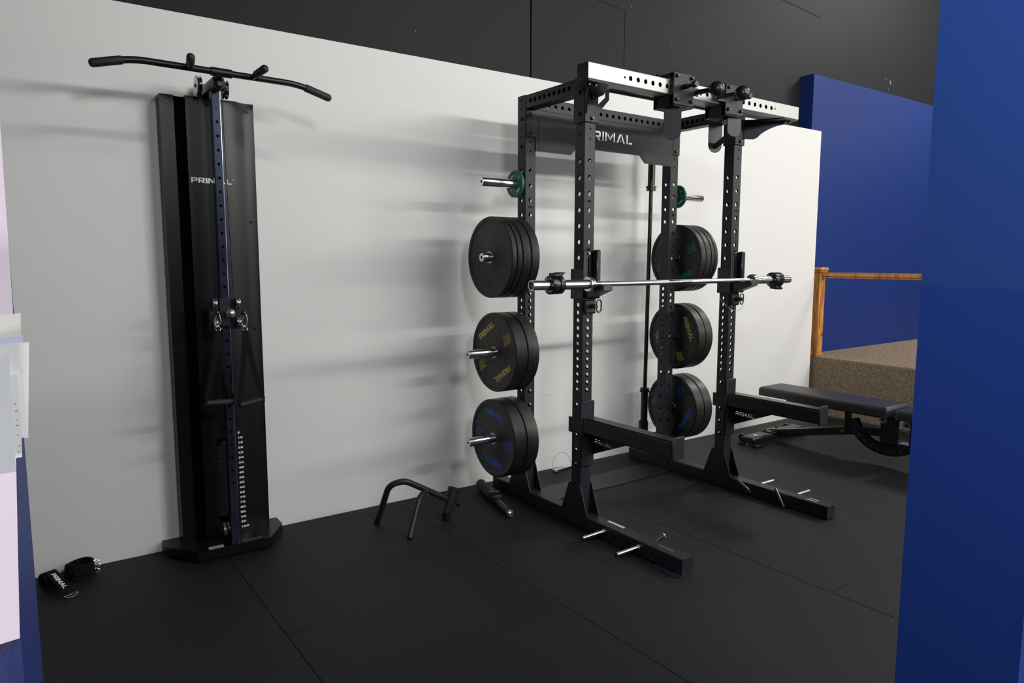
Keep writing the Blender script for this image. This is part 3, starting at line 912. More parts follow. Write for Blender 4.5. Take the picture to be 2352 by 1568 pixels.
# ------------------------------------------------------------------ barbell
bx0, bx1, by, bz = -.4215, 1.662, -.603, 1.3055
def barbell(name, label, o, ax, L0, sleeve, m_shaft, m_sleeve, loc, capm='plastic', rings=True):
    t = thing(name, label, 'barbell', loc)
    o = V(o); A = V(ax).normalized()
    a = V((0, 0, 1)) if abs(A.z) < .9 else V((1, 0, 0))
    B1 = (a - A * a.dot(A)).normalized(); F = (A, B1, A.cross(B1))
    s0, s1 = sleeve
    mb = MB(); mb.lathe([(.014, s0), (.014, L0 - s1)], o, F, 24, closed=False)
    sh = part('shaft', mb, m_shaft, t)
    mb = MB(); Ls = L0 - s0 - s1
    for f in (.055, .085, .5 - .03, .915, .945):
        p = s0 + Ls * f; mb.lathe([(.0141, p), (.01435, p + .0008), (.01435, p + .0022), (.0141, p + .003)], o, F, 24, closed=False)
    mb.lathe([(.0141, s0 + Ls * .43), (.01425, s0 + Ls * .43 + .001), (.01425, s0 + Ls * .57), (.0141, s0 + Ls * .57 + .001)], o, F, 24, closed=False)
    part('knurl_marks', mb, 'darkchrome' if m_shaft == 'chrome' else m_shaft, sh)
    for e, (q, s_) in enumerate(((0, s0), (L0, s1))):
        sg = 1 if e == 0 else -1
        prof = [(.0195, q + sg * .012), (.0195, q), (.0235, q), (.025, q + sg * .0015), (.025, q + sg * (s_ - .032)), (.0365, q + sg * (s_ - .031)), (.037, q + sg * (s_ - .027)), (.037, q + sg * (s_ - .019)), (.030, q + sg * (s_ - .017)), (.030, q + sg * (s_ - .008)), (.0345, q + sg * (s_ - .007)), (.0345, q + sg * (s_ - .001)), (.014, q + sg * s_)]
        mb = MB(); mb.lathe(prof, o, F, 36, closed=False)
        sl = part('sleeve', mb, m_sleeve, t)
        mb = MB(); mb.lathe([(.0001, q + sg * .006), (.0195, q + sg * .006)], o, F, 24, closed=False)
        part('end_disc', mb, capm, sl)
    return t
barbell('barbell', 'chrome barbell resting across the front hooks of the rack', (bx0, by, bz), (1, 0, 0), bx1 - bx0, (.387, .395), 'chrome', 'chrome', (.62, by, bz))
barbell('barbell', 'black barbell standing upright behind the right rear post', (1.276, .270, .031), (.012, 0, 1), 2.24, (.475, .36), 'satin', 'satin', (1.276, .27, .03))

def clamp(xc, w, lab, flip=0):
    t = thing('barbell_clamp', lab, 'barbell clamp', (xc, by, bz), 'clamps on the barbell sleeves')
    mb = MB()
    mb.lathe([(.0253, -w / 2), (.042, -w / 2), (.0455, -w / 2 + .005), (.0455, -w * .12), (.041, -w * .1), (.041, w * .1), (.0455, w * .12), (.0455, w / 2 - .005), (.042, w / 2), (.0253, w / 2)], (xc, by, bz), 'x', 36)
    part('collar', mb, 'plastic', t)
    sz = -1 if flip else 1
    mb = MB(); mb.box(xc - w * .34, xc + w * .42, by - .030, by + .018, bz + sz * .040, bz + sz * .058, .004)
    mb.box(xc + w * .1, xc + w * .62, by - .026, by + .014, bz + sz * .053, bz + sz * .062, .003)
    lv = part('lever', mb, 'plastic', t)
    mb = MB(); 
    for k in range(3): mb.box(xc - .004 + .007 * k, xc + .001 + .007 * k, by - .024, by + .006, bz + sz * .058, bz + sz * .0598)
    part('ribs', mb, 'satin', lv)
    mb = MB()
    for a in range(0, 360, 60):
        mb.cyl((xc - w / 2 - .0012, by + .034 * math.cos(R(a)), bz + .034 * math.sin(R(a))), (xc - w / 2 + .002, by + .034 * math.cos(R(a)), bz + .034 * math.sin(R(a))), .003, 10)
    part('screws', mb, 'chrome', t)
clamp(-.278, .075, 'black locking clamp on the left end of the chrome barbell')
clamp(1.515, .085, 'black locking clamp on the right end of the chrome barbell', 1)

# ------------------------------------------------------------------ spotter arms
def spotter(cx, lab):
    t = thing('safety_arm', lab, 'safety arm', (cx, -D, .34), 'safety arms on the front posts')
    mb = MB()
    mb.box(cx - .0465, cx - .0390, -.547, -.444, .515, .598, .0025); mb.box(cx + .039, cx + .0465, -.547, -.444, .515, .598, .0025)
    mb.box(cx - .0455, cx + .0455, -.549, -.5415, .34, .692, .003)
    part('mounting_plate', mb, 'powder', t)
    mb = MB(); mb.beam((cx, -.549, .5635), (0, -1, 0), (0, 0, 1), .609, .076, .078, (), (), c=.007)
    a = part('arm', mb, 'powder', t)
    mb = MB(); mb.box(cx - .033, cx + .033, -1.15, -.56, .6025, .608, .002); part('top_pad', mb, 'plastic', t)
    mb = MB()
    for y in (-.60, -.80, -1.0, -1.13): mb.cyl((cx + .018, y, .608), (cx + .018, y, .6088), .004, 10)
    part('screws', mb, 'satin', t)
    mb = MB(); mb.box(cx - .041, cx + .041, -1.168, -1.158, .518, .626, .004); part('end_plate', mb, 'powder', t)
    # gusset web with the word cut through it; local a = distance forward of the post, b = height
    outer = [(0, 0.345), (.012, .345), (.012, .40), (.262, .505), (.262, .526), (0, .526)]
    outer = [(0, .40), (.262, .505), (.262, .526), (0, .526)]
    letters = []
    for p in PP[0:]:
        letters.append([(.012 + q[0] * .135 / PW, .462 + q[1] * .026) for q in p])
    # plane: origin on the post front, a along -Y, b along Z ; normal X
    mt = Matrix(((0, 0, 1, cx + .036), (-1, 0, 0, -.549), (0, 1, 0, 0), (0, 0, 0, 1)))
    curve_plate([outer] + split(letters), 'lettered_web', .005, t, mt, 'powder')
    mb = MB()
    mb.lathe([(.0075, 0), (.0125, 0), (.0125, .002), (.0075, .002)], (cx + .008, -.549, .665), (V((0, -1, 0)), V((1, 0, 0)), V((0, 0, 1))), 20)
    mb.cyl((cx - .03, -.549, .605), (cx - .03, -.553, .605), .004, 8)
    part('pin_eye', mb, 'darkchrome', t)
spotter(0, 'black safety arm reaching forward from the left front post')
spotter(W, 'black safety arm reaching forward from the right front post')

# ------------------------------------------------------------------ sliding grip carriages
def carriage(x0, x1, ballx, by_, lab, pin):
    cx = (x0 + x1) / 2
    t = thing('grip_carriage', lab, 'pull-up attachment', (cx, SY, 2.19), 'sliding pull-up grips on the steel top beam')
    mb = MB()
    mb.box(x0, x1, -.806, -.799, 2.197, 2.354, .003)      # front plate
    mb.box(x0 + .001, x0 + .008, -.80, -.665, 2.190, 2.345, .002)
    mb.box(x1 - .008, x1 - .001, -.80, -.665, 2.190, 2.345, .002)
    # side cheeks must clear the beam: cut as top and bottom walls
    mb2 = MB()
    for xx in (x0 + .001, x1 - .007):
        mb2.box(xx, xx + .006, -.80, -.67, 2.19, 2.243, .002)
        mb2.box(xx, xx + .006, -.80, -.67, 2.326, 2.35, .002)
        mb2.box(xx, xx + .006, -.80, -.779, 2.19, 2.35, .002)
        mb2.box(xx, xx + .006, -.697, -.67, 2.19, 2.35, .002)
    mb2.box(x0, x1, -.806, -.799, 2.197, 2.354, .003)
    mb2.box(x0, x1, -.677, -.670, 2.19, 2.35, .003)
    mb2.box(x0 + .002, x1 - .002, -.806, -.67, 2.188, 2.196, .003)
    hd = part('housing', mb2, 'powder', t)
    bolts(hd, [((xx, -.806, zz), (0, -1, 0), .0095, .012) for xx in (x0 + .022, x1 - .022) for zz in (2.335, 2.222)])
    # roller at the rear top
    mb = MB(); mb.cyl((x0 - .01, -.70, 2.345), (x0 + .03, -.70, 2.345), .014, 20, .002); part('roller', mb, 'satin', t)
    # ball grip
    s = 1 if ballx > cx else -1
    mb = MB(); xe = x1 if s > 0 else x0
    mb.box(min(xe, ballx + s * .014), max(xe, ballx + s * .014), -.806, -.798, 2.255, 2.295, .002)
    mb.cyl((ballx, -.80, 2.275), (ballx, by_ + .03, 2.268), .0125, 20)
    part('grip_rod', mb, 'satin', t)
    mb = MB(); mb.ball((ballx, by_, 2.267), .0380, 36, 20); part('ball_grip', mb, 'satin', t)
    # pop pin
    px = pin
    mb = MB(); mb.cyl((px, -.806, 2.285), (px, -.845, 2.285), .0125, 20, .001); mb.cyl((px, -.845, 2.285), (px, -.872, 2.285), .009, 16)
    pp = part('pop_pin', mb, 'satin', t)
    mb = MB(); mb.cyl((px, -.872, 2.285), (px, -.895, 2.285), .0165, 22, .003); part('knob', mb, 'plastic', pp)
    return t, cx
carriage(.305, .457, .4775, -.932, 'left sliding carriage with ball grip on the steel top beam', .372)
carriage(.709, .857, .6535, -.95, 'right sliding carriage with ball grip on the steel top beam', .80)
def hang_handle(cx, cy, ang, lab):
    t = thing('hanging_grip', lab, 'pull-up handle', (cx, cy, 2.03), 'handles hanging under the sliding carriages')
    u = V((math.cos(ang), math.sin(ang), 0)); w = V((-math.sin(ang), math.cos(ang), 0))
    c = V((cx, cy, 0)); zt = 2.172; hw = .043; L = .082
    mb = MB(); ends = []
    for s, drop in ((1, .150), (-1, .088)):
        rr = hw if s > 0 else hw * .8
        out = [(-hw, zt), (hw, zt)] + [(hw * math.cos(R(a)), zt - drop + rr - rr * math.sin(R(a))) for a in range(0, 181, 15)]
        mb.prism(out, c + u * (s * L) - u * .003, w, (0, 0, 1), .006)
        p = c + u * (s * (L - .003)); p.z = zt - drop + rr * .8; ends.append(p)
    mt = Matrix(((u.x, w.x, 0, cx), (u.y, w.y, 0, cy), (0, 0, 1, 0), (0, 0, 0, 1)))
    mb.box(-L - .003, L + .003, -hw, hw, zt - .001, zt + .006, .002, mt)
    part('bracket', mb, 'powder', t)
    mb = MB(); mb.cyl(ends[0], ends[1], .0145, 22)
    part('grip', mb, 'grip', t)
    mb = MB(); mb.cyl((cx, cy, zt + .005), (cx, cy, 2.19), .008, 16)
    part('swivel_bolt', mb, 'darkchrome', t)
hang_handle(.381, -.735, R(222), 'black hanging handle under the left sliding carriage')
hang_handle(.798, -.735, R(74), 'black hanging handle with grip under the right sliding carriage')

# ------------------------------------------------------------------ CABLE TOWER
TX = -1.62
tw = thing('cable_tower', 'tall black wall-mounted cable machine with steel rail and weight stack', 'cable machine', (TX, .35, 0))
zb, ztop = .055, 2.178
mb = MB()
pl = [(-1.902, wy(-1.9) - .003), (-1.902, .332), (-1.790, .170), (-1.454, .167), (-1.351, .320), (-1.348, wy(-1.35) - .003)]
mb.prism(pl, (0, 0, .010), (1, 0, 0), (0, 1, 0), .045)
part('base', mb, 'powder_tower', tw)
mb = MB()
for x, y in ((-1.80, .22), (-1.45, .21), (-1.86, .38), (-1.39, .38)): mb.cyl((x, y, 0), (x, y, .0105), .018, 16)
part('base_feet', mb, 'plastic', tw)
# hat-section shroud
YF, YR_ = .355, .331
xsec = [(-1.823, wy(-1.8) - .002), (-1.823, YF), (-1.764, YF), (-1.7635, YR_ + .004), (-1.720, YR_), (-1.494, YR_), (-1.462, YF), (-1.406, YF), (-1.406, wy(-1.4) - .002)]
# the shroud is split around a slot for the weight stack
def shroud(x_pts, z0, z1):
    vs = []; fs = []
    n = len(x_pts)
    for z in (z0, z1):
        for x, y in x_pts: vs.append((x, y, z))
    fs = [(i, i + 1, n + i + 1, n + i) for i in range(n - 1)]
    return vs, fs
SL0, SL1, SZ0, SZ1 = -1.652, -1.594, .10, .545
mb = MB()
left = [(-1.823, wy(-1.8) - .002), (-1.823, YF), (-1.764, YF), (-1.763, .405), (-1.7205, .405), (-1.7195, YR_), (SL0, YR_)]
right = [(SL1, YR_), (-1.494, YR_), (-1.462, YF), (-1.406, YF), (-1.406, wy(-1.4) - .002)]
mb.add(*shroud(left, zb, ztop)); mb.add(*shroud(right, zb, ztop))
mb.add(*shroud([(SL0, YR_), (SL1, YR_)], SZ1, ztop)); mb.add(*shroud([(SL0, YR_), (SL1, YR_)], zb, SZ0))
# top cap
mb.add([(x, y, ztop) for x, y in left + right], [tuple(range(len(left + right)))])
part('shroud', mb, 'powder_tower', tw)
mb = MB(); mb.box(-1.7625, -1.7205, .372, .378, zb + .001, ztop - .001)
part('recess_shade', mb, 'void', tw)  # black strip paints the shade left of the raised panel
mb = MB(); mb.box(SL0 - .01, SL1 + .01, YR_ + .05, YR_ + .06, SZ0, SZ1); mb.box(SL0 - .006, SL0, YR_ + .001, YR_ + .05, SZ0, SZ1); mb.box(SL1, SL1 + .006, YR_ + .001, YR_ + .05, SZ0, SZ1)
part('slot_lining', mb, 'void', tw)
for i in range(17):
    z = .150 + i * .0226
    mb = MB(); mb.box(SL0 + .002, SL1 - .002, YR_ + .006, YR_ + .045, z, z + .0212, .0012)
    part('stack_plate', mb, 'darkchrome' if i == 16 else 'satin', tw)
bolts(tw, [((x, YF, z), (0, -1, 0), .006, .005) for x, z in ((-1.793, 2.14), (-1.434, 2.14), (-1.796, 1.611), (-1.436, 1.611), (-1.798, 1.082), (-1.438, 1.082), (-1.80, .552), (-1.44, .548), (-1.44, .10))], 'plastic', 'screw')
mb = MB(); primal(mb, (-1.710, YR_ - .0004, 1.785), (1, 0, 0), (0, 0, 1), .182, .024, .0008)
mb.cyl((-1.521, YR_, 1.807), (-1.521, YR_ - .001, 1.807), .0025, 8)
part('lettering', mb, 'white_print', tw, 'white word lettering')
mb = MB()
for i in range(20):
    text(mb, str(5 * (i + 1)), (-1.5535, YR_ - .0004, .566 - .02565 * i), (1, 0, 0), (0, 0, 1), 0.0135, align='LEFT', bold=.035, xs=1.9, off=.0006)
part('weight_numbers', mb, 'white_print', tw, 'white numbers from 5 to 100')
mb = MB(); mb.box(-1.741, -1.673, .178, .208, .0552, .0562)
sl_ = part('silver_label', mb, 'silver_label', tw, 'silver label with two printed lines')
mb = MB(); mb.box(-1.728, -1.684, .198, .200, .0562, .0565); mb.box(-1.728, -1.684, .185, .187, .0562, .0565)
part('printed_lines', mb, 'dark_print', sl_)
mb = MB(); mb.prism([(a, b) for a, b in arc(-1.578, .197, .011, 90, 270, 8) + arc(-1.498, .197, .011, -90, 90, 8)], (0, 0, .0552), (1, 0, 0), (0, 1, 0), .0008)
part('oval_label', mb, 'ghost_label', tw)
# rail
mb = MB(); hz = [(2.047 - .0625 * i - zb, .0062) for i in range(0, 28)] + [(2.107 - zb, .003)]
hz = [h for h in hz if h[0] > .2]
mb.beam((TX + .002, .2035, zb), (0, 0, 1), (0, 1, 0), ztop + .005 - zb, .040, .041, (), hz, c=.004)
part('rail', mb, 'railsteel', tw, 'polished steel rail with holes')
mb = MB(); mb.box(TX - .010, TX + .014, .192, .215, zb + .01, ztop)
part('rail_hole_shade', mb, 'void', tw)  # black box paints the shade seen through the rail holes
# top arm, block, pulleys
mb = MB()
mb.box(TX - .022, TX + .026, .12, .40, 2.185, 2.232, .004)
mb.box(TX - .020, TX + .024, .100, .165, 2.178, 2.228, .012)
mb.box(TX - .018, TX + .022, .36, wy(TX) - .002, 2.12, 2.245, .004)
mb.tube([(TX + .0, .14, 2.228), (TX - .004, .06, 2.234)], .017, 16)
ta = part('top_arm', mb, 'satin', tw)
def pulley(c, r, w, parent, m_='chrome'):
    mb = MB(); mb.lathe([(.004, -w / 2), (r * .8, -w / 2), (r, -w / 2 + .001), (r, -w * .3), (r - .008, -w * .08), (r - .008, w * .08), (r, w * .3), (r, w / 2 - .001), (r * .8, w / 2), (.004, w / 2)], c, 'x', 36)
    o = part('pulley', mb, m_, parent)
    mb = MB(); mb.cyl((c[0] - w / 2 - .004, c[1], c[2]), (c[0] + w / 2 + .004, c[1], c[2]), .008, 12); part('axle', mb, 'plastic', o)
pulley((-1.672, .275, 2.214), .046, .022, tw, 'darkchrome')
pulley((-1.570, .215, 2.200), .042, .020, tw, 'darkchrome')
# pull-up bar
yb_, zb_ = .055, 2.237
bp = [(-1.655 - .467, yb_ - .0, 2.196 + .003), (-1.632 - .36, yb_, 2.226), (TX - .315, yb_, 2.238), (TX + .315, yb_, 2.2375), (TX + .365, yb_, 2.224), (-1.128, yb_, 2.187)]
bp = [(-2.118, yb_, 2.198), (-1.965, yb_, 2.2385), (-1.285, yb_, 2.2325), (-1.130, yb_, 2.189)]
path = fillet(bp, .06, 8)
mb = MB(); mb.tube(path, .0140, 20); bar = part('pull_up_bar', mb, 'satin', tw)
mb = MB(); mb.cyl((TX - .046, yb_, 2.2356), (TX + .042, yb_, 2.2348), .0185, 24, .001); part('collar', mb, 'satin', bar)
def rubber(a, b, parent, r=.0175):
    a, b = V(a), V(b); d = (b - a).normalized()
    mb = MB(); mb.tube([a, a + d * .002, b - d * .012, b - d * .004, b], [r * .9, r, r, r * .8, r * .45], 20)
    part('rubber_grip', mb, 'grip', parent)
e0, e1 = V(bp[0]), V(bp[1]); d = (e0 - e1).normalized(); rubber(e0 - d * .118, e0 + d * .004, bar)
e0, e1 = V(bp[3]), V(bp[2]); d = (e0 - e1).normalized(); rubber(e0 - d * .125, e0 + d * .004, bar)
for s, zz in ((-1, 2.236), (1, 2.233)):
    a = V((TX + s * .128, yb_, zz)); b = V((TX - .004 + s * .150, -.092, 2.246))
    mb = MB(); mb.cyl(a, b, .0125, 18); hb = part('front_handle', mb, 'satin', bar)
    d = (b - a).normalized(); rubber(a + d * .05, b + d * .004, hb, .0165)
# cable down the right side of the rail
mb = MB(); mb.tube([(-1.5925, .185, 2.20), (-1.583, .17, 1.27)], .0023, 8); part('cable', mb, 'plastic', tw)
# lower pulleys behind the rail
pulley((-1.655, .255, .108), .042, .014, tw); pulley((-1.636, .255, .108), .042, .014, tw)
# trolley
zc = 1.186
mb = MB(); mb.box(-1.647, -1.597, .166, .236, 1.118, 1.253, .003)
mb.box(-1.690, -1.647, .185, .205, 1.10, 1.24, .002); mb.box(-1.597, -1.553, .185, .205, 1.10, 1.24, .002)
tr = part('trolley', mb, 'satin', tw)
for x in (-1.670, -1.568):
    for z in (1.225, 1.135):
        pulley((x, .165, z), .027, .020, tr, 'chrome')
mb = MB(); mb.cyl((-1.612, .166, 1.181), (-1.612, .13, 1.181), .008, 14); part('pin_stem', mb, 'satin', tr)
mb = MB(); mb.ball((-1.611, .122, 1.180), .0205, 28, 16); part('knob', mb, 'ball_silver', tr, 'satin silver ball knob')

def carabiner(x, y, z, parent, tilt=0):
    mb = MB()
    pts = []
    for k in range(24):
        a = 2 * PI * k / 24
        rr = .0105 if math.sin(a) > 0 else .0135
        pts.append((x + rr * math.cos(a) + tilt * math.sin(a) * .03, y, z + .028 * math.sin(a)))
    mb.tube(pts, .0028, 10, closed=True)
    return part('carabiner', mb, 'chrome', parent, 'chrome snap hook')
def stirrup(x, y, z, gy0, g0, g1, spread, lab):
    """strap handle hanging from trolley: top ring at (x,y,z)"""
    t = thing('stirrup_strap', lab, 'cable handle', (x, y, z), 'strap handles on the cable machine')
    carabiner(x, y, z - .005, t, .1)
    mb = MB(); mb.ball((x - .001, y + .006, z + .028), .013, 16, 10); part('cable_stop', mb, 'plastic', t)
    mb = MB(); mb.tube([(x + .012 * math.cos(a), y + .003 * math.sin(a * 2), z - .044 + .0095 * math.sin(a)) for a in [2 * PI * k / 20 for k in range(20)]], .0022, 8, closed=True)
    part('d_ring', mb, 'chrome', t, 'small chrome D ring')
    g0, g1 = V(g0), V(g1)
    top = V((x, y, z - .052))
    for e in (g0, g1):
        mb = MB()
        w = V((0, 1, 0)).cross((e - top).normalized()) * .0
        dirn = (e - top).normalized()
        sid = V((dirn.z, 0, -dirn.x)).normalized() * .0115
        nv = V((0, 1, 0)) * .0012
        mid = top.lerp(e, .45) + V((0, 0, -.02)) * 0 + V((-.3 * (e.x - top.x) * .3, 0, 0))
        P_ = [top, mid, e]
        Pf = fillet(P_, .05, 4)
        vs = []; fs = []
        for p in Pf: vs += [p - sid - nv, p + sid - nv, p + sid + nv, p - sid + nv]
        n = len(Pf)
        for i in range(n - 1):
            for k in range(4): fs.append((4 * i + k, 4 * i + (k + 1) % 4, 4 * i + 4 + (k + 1) % 4, 4 * i + 4 + k))
        fs += [(0, 1, 2, 3), tuple(4 * (n - 1) + k for k in range(4))]
        mb.add(vs, fs)
        part('strap', mb, 'nylon', t)
    d = (g1 - g0).normalized()
    mb = MB(); mb.tube([g0, g0 + d * .003, g1 - d * .003, g1], [.013, .0155, .0155, .013], 20); gr = part('grip', mb, 'grip', t)
    mb = MB()
    for e, s in ((g0, -1), (g1, 1)): mb.cyl(e, e + d * s * .004, .0175, 20, .001)
    part('end_washer', mb, 'plastic', gr)
stirrup(-1.668, .125, 1.155, 0, (-1.732, .13, .770), (-1.618, .13, .766), .1, 'strap handle hanging from the left snap hook of the cable machine')
stirrup(-1.552, .115, 1.150, 0, (-1.595, .092, .752), (-1.489, .092, .768), .1, 'strap handle hanging from the right snap hook of the cable machine')

# ------------------------------------------------------------------ small kit on the floor
def cuff(cx, cy, ang, lab, letter, tall=.085):
    t = thing('ankle_cuff', lab, 'ankle strap', (cx, cy, 0), 'padded ankle straps on the floor')
    ca, sa = math.cos(ang), math.sin(ang)
    def X(a, b, z): return V((cx + a * ca - b * sa, cy + a * sa + b * ca, z))
    mb = MB(); n = 28
    rx, ry = .058, .045
    vs = []; fs = []
    prof = [(0, .004), (.006, 0), (.006, tall - .003), (0, tall), (-.005, tall - .003), (-.005, .002)]
    for k in range(n):
        a = 2 * PI * k / n
        for (o_, z) in prof:
            f = 1 - .12 * z / tall
            vs.append(X((rx * f + o_) * math.cos(a), (ry * f + o_) * math.sin(a), z + .004 * math.sin(2 * a)))
    m_ = len(prof)
    for k in range(n):
        k2 = (k + 1) % n
        for i in range(m_): j = (i + 1) % m_; fs.append((k * m_ + i, k * m_ + j, k2 * m_ + j, k2 * m_ + i))
    mb.add(vs, fs); part('padded_band', mb, 'nylon', t)
    return t, X
# cuff standing against the wall
t, X = cuff(-2.258, .345, R(5), 'black padded ankle strap with three rings standing against the wall', False, .070)
mb = MB()
for (a, z, tl) in ((.047, .056, 0), (.050, .038, 0), (.046, .016, 0)):
    pts = [X(a + .014 + .014 * math.cos(q), -.018 + .002 * math.sin(q), z + .009 * math.sin(q)) for q in [2 * PI * k / 18 for k in range(18)]]
    r_ = MB(); r_.tube(pts, .0022, 8, closed=True); part('d_ring', r_, 'chrome', t, 'chrome D ring')
mb.box(-.03, .034, -.004, .002, .022, .050, .002, Matrix.Translation(X(0, -.050, 0)) @ Matrix.Rotation(R(5), 4, 'Z')); part('hook_strap', mb, 'nylon', t)
# cuff lying on its side, strap with white lettering over it
t = thing('ankle_cuff', 'black ankle strap lying flat with white lettering and one ring', 'ankle strap', (-2.36, .25, 0), 'padded ankle straps on the floor')
dv = V((.37, -.86, -.35)).normalized()
p0 = V((-2.370, .279, .072)); p1 = p0 + dv * .160; sd = dv.cross(V((0, 0, 1))).normalized()
nn = sd.cross(dv).normalized()
if nn.z < 0: nn = -nn
cb = p0 - nn * .0375; e2 = sd.cross(V((0, 0, 1)))
mb = MB()
mb.lathe([(.030, -.030), (.034, -.030), (.0365, -.026), (.0365, .026), (.034, .030), (.030, .030)], cb, (sd, e2.normalized(), V((0, 0, 1))), 28)
part('padded_band', mb, 'nylon', t)
mb = MB()
mtx = Matrix(((dv.x, sd.x, nn.x, p0.x), (dv.y, sd.y, nn.y, p0.y), (dv.z, sd.z, nn.z, p0.z), (0, 0, 0, 1)))
mb.box(-.01, (p1 - p0).length, -.022, .022, 0, .005, .002, mtx)
stp = part('strap', mb, 'nylon', t)
mb = MB(); o_ = p0 + dv * .022 + nn * .0052 - (-sd) * .007 * 1
primal(mb, p0 + dv * .018 + nn * .0053 + sd * .009, dv, -sd, .108, .018, .0008)
if (dv.cross(-sd)).dot(nn) < 0: pass
part('lettering', mb, 'white_print', stp, 'white word lettering')
mb = MB()
ce = p1 + dv * .008
pts = [ce + sd * (.027 * math.cos(q)) + dv * (.016 * max(-.1, math.sin(q))) for q in [2 * PI * k / 22 for k in range(22)]]
mb.tube(pts, .0022, 8, closed=True); part('d_ring', mb, 'chrome', t, 'chrome D ring')

# two-pronged row handle
t = thing('row_handle', 'matt black two-pronged tube handle with round collar standing on the floor by the wall', 'rowing handle', (-.70, .02, 0))
rt = .0165
main = fillet([(-.891, .155, .004), (-.872, .035, .245), (-.80, -.002, .268), (-.53, 0, .108)], .075, 8)
mb = MB(); mb.tube(main, rt, 22); part('main_tube', mb, 'powder', t)
pr = fillet([(-.665, -.004, .186), (-.735, -.045, .178), (-.844, -.133, .004)], .05, 8)
mb = MB(); mb.tube(pr, rt, 22); part('prong', mb, 'powder', t)
S0, S1 = V((-.545, 0, .036)), V((-.497, 0, .170))
ax = (S1 - S0).normalized(); bb = V((0, 1, 0)); cc = ax.cross(bb)
mb = MB(); Ls = (S1 - S0).length
mb.lathe([(.0262, 0), (.031, 0), (.031, Ls), (.0262, Ls)], S0, (ax, bb, cc), 32); part('collar_tube', mb, 'powder', t)
mb = MB(); ks = S0.lerp(S1, .46); kd = V((.75, -.62, -.25)).normalized()
mb.cyl(ks + kd * .03, ks + kd * .045, .007, 12); mb.cyl(ks + kd * .043, ks + kd * .062, .0165, 20, .003)
part('set_knob', mb, 'plastic', t)
mb = MB(); mb.cyl((-.548, 0, 0), (-.545, 0, .04), .026, 20, .004); part('rubber_foot', mb, 'plastic', t)

# roller attachment beside the rear left foot
t = thing('roller_attachment', 'grey foam roller attachment with steel pin lying beside the left rear foot', 'roller attachment', (-.16, .05, 0))
a, b = V((-.112, .320, .034)), V((-.176, .085, .034))
mb = MB(); d = (b - a).normalized(); mb.tube([a, a + d * .004, b - d * .004, b], [.029, .032, .032, .029], 28); part('foam_roller', mb, 'foam', t)
mb = MB(); c1 = b + d * .002; mt = Matrix.Translation(c1 + d * .02) @ Matrix.Rotation(math.atan2(d.y, d.x), 4, 'Z')
mb.box(-.014, .012, -.033, .033, -.032, .036, .004, mt); mb.box(.010, .060, -.026, .030, -.032, .022, .004, mt)
part('bracket', mb, 'satin', t)
mb = MB(); e = V((-.243, -.180, .024)); s_ = c1 + d * .05; s_.z = .028
mb.cyl(s_, e, .0195, 22, .002); pn = part('pin_tube', mb, 'satin', t)
mb = MB(); dd = (e - s_).normalized(); mb.cyl(e, e + dd * .016, .0205, 22, .003); mb.cyl(e + dd * .016, e + dd * .026, .012, 6); part('steel_nut', mb, 'chrome', pn, 'bright steel nut')


# chrome hitch pin by the wall
t = thing('hitch_pin', 'chrome hitch pin with a looped wire lying by the wall behind the rack', 'hitch pin', (.56, .335, 0))
mb = MB(); mb.cyl((.486, .325, .014), (.66, .342, .014), .0125, 22, .002); mb.cyl((.478, .324, .014), (.492, .3255, .014), .0145, 20, .002)
pn = part('pin', mb, 'chrome', t)
mb = MB(); mb.ball((.472, .322, .024), .0065, 14, 8); mb.cyl((.50, .30, .008), (.478, .33, .010), .004, 10); part('clip', mb, 'chrome', pn)
mb = MB(); mb.tube([(.556 - .085 * math.cos(a), .33 + .012 * math.sin(a), .018 + .105 * math.sin(a)) for a in [PI * k / 18 for k in range(19)]], .0013, 6)
part('wire_loop', mb, 'darkchrome', t)

# ------------------------------------------------------------------ adjustable bench
bn = thing('weight_bench', 'black adjustable weight bench with long flat back pad, right of the rack', 'bench', (2.47, -.5, 0))
mb = MB()
BX = 2.475
mb = pad(BX - .155, BX + .155, -.965, .055, .372, .440, .030)
bpd = part('back_pad', mb, 'vinyl', bn)
mb = pad(BX - .150, BX + .150, -1.40, -1.0, .368, .436, .028); part('seat_pad', mb, 'vinyl', bn)
mb = MB(); mb.box(BX - .03, BX + .03, -.90, -.12, .335, .372, .003); part('pad_frame', mb, 'satin', bn)
# transverse front foot
mb = MB(); mb.box(2.13, 2.82, -.062, .050, .022, .072, .010); part('cross_foot', mb, 'satin', bn)
mb = MB()
for (x, y) in ((2.16, .075), (2.16, -.085)): pass
mb.box(2.125, 2.20, -.10, -.055, 0, .024, .008); mb.box(2.125, 2.17, .03, .078, 0, .024, .008); mb.box(2.75, 2.83, -.08, .07, 0, .024, .008)
part('rubber_foot', mb, 'plastic', bn)
mb = MB(); mb.cyl((2.165, .072, .045), (2.195, .074, .045), .030, 22, .003); part('transport_wheel', mb, 'plastic', bn)
mb = MB(); mb.cyl((2.755, .072, .045), (2.785, .074, .045), .030, 22, .003); part('transport_wheel', mb, 'plastic', bn)
mb = MB(); mb.box(2.215, 2.255, -.022, -.010, .0722, .0732); mb.box(2.215, 2.255, -.004, .008, .0722, .0732); part('white_mark', mb, 'white_print', bn)
mb = MB(); mb.box(2.385, 2.60, -.065, .055, .072, .080, .002)
fp = part('joining_plate', mb, 'satin', bn)
bolts(fp, [((x, y, .080), (0, 0, 1), .009, .008) for x, y in ((2.41, .03), (2.56, .03), (2.41, -.04), (2.56, -.04))])
